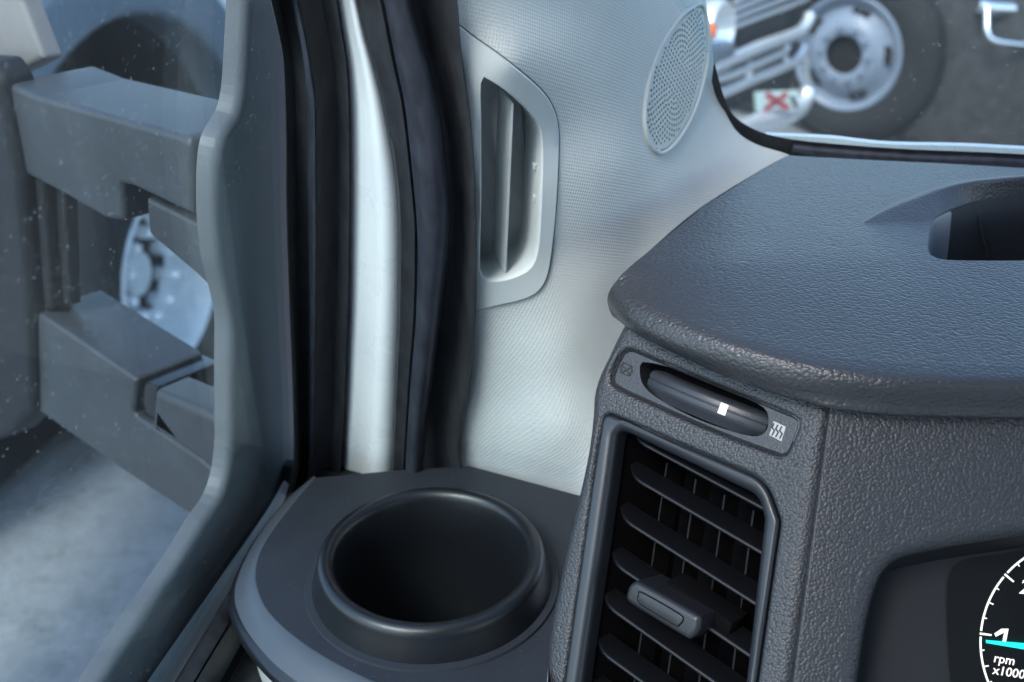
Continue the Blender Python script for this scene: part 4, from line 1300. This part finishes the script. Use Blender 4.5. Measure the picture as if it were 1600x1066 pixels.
for k in range(5):
    a = 2 * math.pi * (k + 0.8) / 5
    c = hubc + Vector((0, math.cos(a), math.sin(a))) * 0.205
    lathe('hand_hole', c, ax_l, [(0.030, -0.1555), (0.030, -0.152), (0.0005, -0.1515)], M['under'], wh, 14)

# ------------------------------------------------------------------ parked truck ahead, broad wheel facing the windshield
WD = 6.1
wc_ = atd(1322, 84, WD)
axw = (CAM - wc_); axw.z = 0
axw = (Matrix.Rotation(R(-24), 3, 'Z') @ axw).normalized()
tr = empty('parked_truck', (wc_.x, wc_.y, 0), 'dark truck with a pale steel wheel seen through the windshield', 'truck', 'trucks parked around the cab')
ex = Vector((0, 0, 1)).cross(axw)
if ex.dot(RT) < 0: ex = -ex
wz = wc_.z
k_ = 1.06
tw = lathe('wheel', wc_, axw, [(0.29, -0.02), (0.315, 0.0), (0.42, 0.015), (0.50, -0.01), (0.53, -0.05), (0.535, -0.2), (0.5, -0.26), (0.3, -0.26)], M['tyre'], tr, 64)
lathe('rim', wc_, axw, [(0.325, 0.004), (0.315, 0.014), (0.30, 0.01), (0.285, -0.02), (0.265, -0.05), (0.245, -0.04), (0.215, 0.005), (0.17, 0.03), (0.15, 0.035), (0.115, 0.035), (0.108, 0.03)], M['rimgrey'], tw, 64)
lathe('hub', wc_, axw, [(0.109, 0.03), (0.105, 0.0), (0.10, -0.02), (0.06, -0.02), (0.0005, -0.02)], M['under'], tw, 40)
for k in range(10):
    a = 2 * math.pi * k / 10
    c = wc_ + (ex * math.cos(a) + Vector((0, 0, 1)) * math.sin(a)) * 0.143
    lathe('lug_nut', c, axw, [(0.018, 0.033), (0.017, 0.052), (0.010, 0.062), (0.0005, 0.063)], M['rimgrey'], tw, 8)
for k in range(5):
    a = 2 * math.pi * (k + 0.08) / 5
    c = wc_ + (ex * math.cos(a) + Vector((0, 0, 1)) * math.sin(a)) * 0.232
    tn = -ex * math.sin(a) + Vector((0, 0, 1)) * math.cos(a)
    rn = ex * math.cos(a) + Vector((0, 0, 1)) * math.sin(a)
    box('hand_hole', c - axw * 0.012, (tn, rn, axw), (0.05, 0.024, 0.008), M['under'], tw, 0.006, 2)
# chassis skirt, tank and step to the right of the wheel
M['skirt'] = fine_plastic('mottled_black', (0.035, 0.036, 0.037), 0.7, 0.02, 0.0004, 0.3, 0.35)  # near-black with random mottling
def truckpt(x, back, z):
    return Vector((wc_.x, wc_.y, 0)) + ex * x - axw * back + Vector((0, 0, z))
box('chassis_side', truckpt(2.2, 0.30, 0.57), (ex, axw, UNIT[2]), (3.4, 0.22, 0.50), M['skirt'], tr, 0.03)
box('fuel_tank', truckpt(1.65, 0.02, 0.45), (ex, axw, UNIT[2]), (0.62, 0.18, 0.24), M['skirt'], tr, 0.06, 4)
box('body_wall', truckpt(0.9, 0.45, 1.55), (ex, axw, UNIT[2]), (3.6, 0.2, 0.5), M['skirt'], tr, 0.03)
# chrome step hanging from the body
sp0 = [atd(x, y, 5.55) for x, y in smooth_line([(1528, 6), (1545, 11), (1575, 13), (1640, 14)], 14)]
M['chrome2'] = mat('worn_chrome', (0.72, 0.75, 0.78), 0.18, 0.5, 1.0)[0]
tube('chrome_bar', sp0, 0.044, M['chrome2'], tr, 12)
sp1 = [atd(x, y, 5.5) for x, y in smooth_line([(1543, 12), (1543, 35), (1544, 52), (1552, 62), (1580, 68), (1660, 76)], 24)]
tube('step_rail', sp1, 0.017, M['chrome2'], tr, 12)

# ------------------------------------------------------------------ parked truck ahead-left: chrome grille, lamp, bumper
gaz = R(24 - 0)
ge = Vector((math.sin(gaz), math.cos(gaz), 0))
go = atd(1190, 90, 4.6)
gn = facing(go, ge.cross(Vector((0, 0, 1))))
fgx = Frame(go, gn, ge)
gt = empty('parked_truck', (go.x, go.y, 0), 'truck front with chrome grille bars and amber lamp behind the pillar trim', 'truck', 'trucks parked around the cab')
def gpt(x, y, h=0.0):
    u = fgx.uv(x, y, h)
    return fgx.w(u.x, u.y, h)
def gline(pts, n=16, h=0.0):
    return [gpt(x, y, h) for x, y in smooth_line(pts, n)]
M['grillebk'] = fine_plastic('grille_backing', (0.03, 0.033, 0.034), 0.6, 0.01, 0.0002, 0.4, 0.2)
M['hoodgrey'] = fine_plastic('grey_truck_paint', (0.16, 0.18, 0.20), 0.3, 0.01, 0.0001, 0.5, 0.05)
plate('grille_backing', fgx, fillet(fgx.uvs([(1090, -70), (1272, -120), (1268, 60), (1262, 110), (1245, 150), (1120, 190), (1085, 150)]), 0.03, 4), M['grillebk'], gt, [], 0.02, 0.2, h0=-0.05, seg=3)
for k in range(6):
    tube('grille_bar', gline([(1142 + k * 2, 44 - k * 13.5), (1200, 22 - k * 14.0), (1262, -2 - k * 14.5)], 8, -0.02), 0.011, M['chrome'], gt, 8)
tube('chrome_bar', gline([(1104, 118), (1116, 104), (1140, 93), (1190, 72), (1240, 54), (1256, 44), (1266, 24)], 24, 0.03), 0.027, M['chrome'], gt, 10)
tube('chrome_bar', gline([(1108, 126), (1140, 118), (1175, 103), (1210, 88), (1226, 80), (1230, 72)], 20, 0.02), 0.018, M['chrome'], gt, 10)
tube('chrome_bar', gline([(1112, 150), (1140, 140), (1180, 122), (1225, 104), (1244, 94), (1256, 72)], 20, 0.02), 0.022, M['chrome'], gt, 10)
for a, c in (((1172, 96), (1168, 128)), ((1226, 88), (1236, 104)), ((1256, 72), (1262, 130))):
    tube('grille_upright', gline([a, c], 4, 0.015), 0.014, M['chrome'], gt, 8)
# lamp: bowl, lens and amber corner
lc = gpt(1122, 48, 0.02)
lathe('head_lamp', lc, fgx.n, [(0.115, -0.08), (0.118, 0.0), (0.108, 0.02), (0.095, 0.005), (0.06, -0.03), (0.0005, -0.045)], M['chrome'], gt, 32)
M['amber'] = mat('amber_lens', (0.85, 0.16, 0.05), 0.25, 0.5)[0]
lathe('amber_lens', gpt(1110, 50, 0.05), fgx.n, [(0.036, -0.03), (0.035, 0.0), (0.025, 0.015), (0.0005, 0.02)], M['amber'], gt, 20)
box('bumper_end', gpt(1112, 92, 0.0), (fgx.e1, Vector((0, 0, 1)), fgx.n), (0.12, 0.06, 0.05), M['hoodgrey'], gt, 0.03, 3)
# bumper: chrome lip curving round the corner, plate above it
bmp = gline([(1150, 204), (1180, 194), (1215, 184), (1243, 172), (1256, 158), (1262, 138)], 24, 0.09)
tube('bumper', bmp, [0.045] * 14 + [0.045 - 0.001 * k for k in range(10)], M['chrome'], gt, 12)
bk = [gpt(x, y, 0.03) for x, y in ((1130, 200), (1130, 150), (1262, 128), (1256, 176))]
fpl = Frame(gpt(1214, 157, 0.12), (fgx.n * 0.75 + (CAM - go).normalized() * 0.6).normalized(), ge)
pq = fillet(fpl.uvs([(1180, 144), (1248, 141), (1249, 169), (1182, 175)]), 0.006, 3)
M['platepale'] = mat('pale_green_plate', (0.42, 0.52, 0.48), 0.4)[0]
pl_ = plate('badge_plate', fpl, pq, M['platepale'], gt, [], 0.003, 0.01, seg=2)
M['platered'] = mat('dull_red', (0.32, 0.06, 0.07), 0.5)[0]
def pstroke(name, pts, wd, mm):
    a, c = fpl.uv(*pts[0]), fpl.uv(*pts[1])
    d_ = (c - a).normalized(); q = Vector((-d_.y, d_.x)) * wd / 2
    mesh(name, [fpl.w(*p, 0.002) for p in (a - q, c - q, c + q, a + q)], [(0, 1, 2, 3)], mm, pl_, 0)
pstroke('red_letter', ((1196, 147), (1232, 170)), 0.028, M['platered'])
pstroke('red_letter', ((1230, 146), (1194, 172)), 0.0278, M['platered'])
pstroke('dark_corner', ((1236, 150), (1245, 168)), 0.02, M['grillebk'])

for o in S.objects:
    if o.parent is None and o.type in ('MESH', 'EMPTY') and 'category' in o.keys():
        o['kind'] = 'thing'
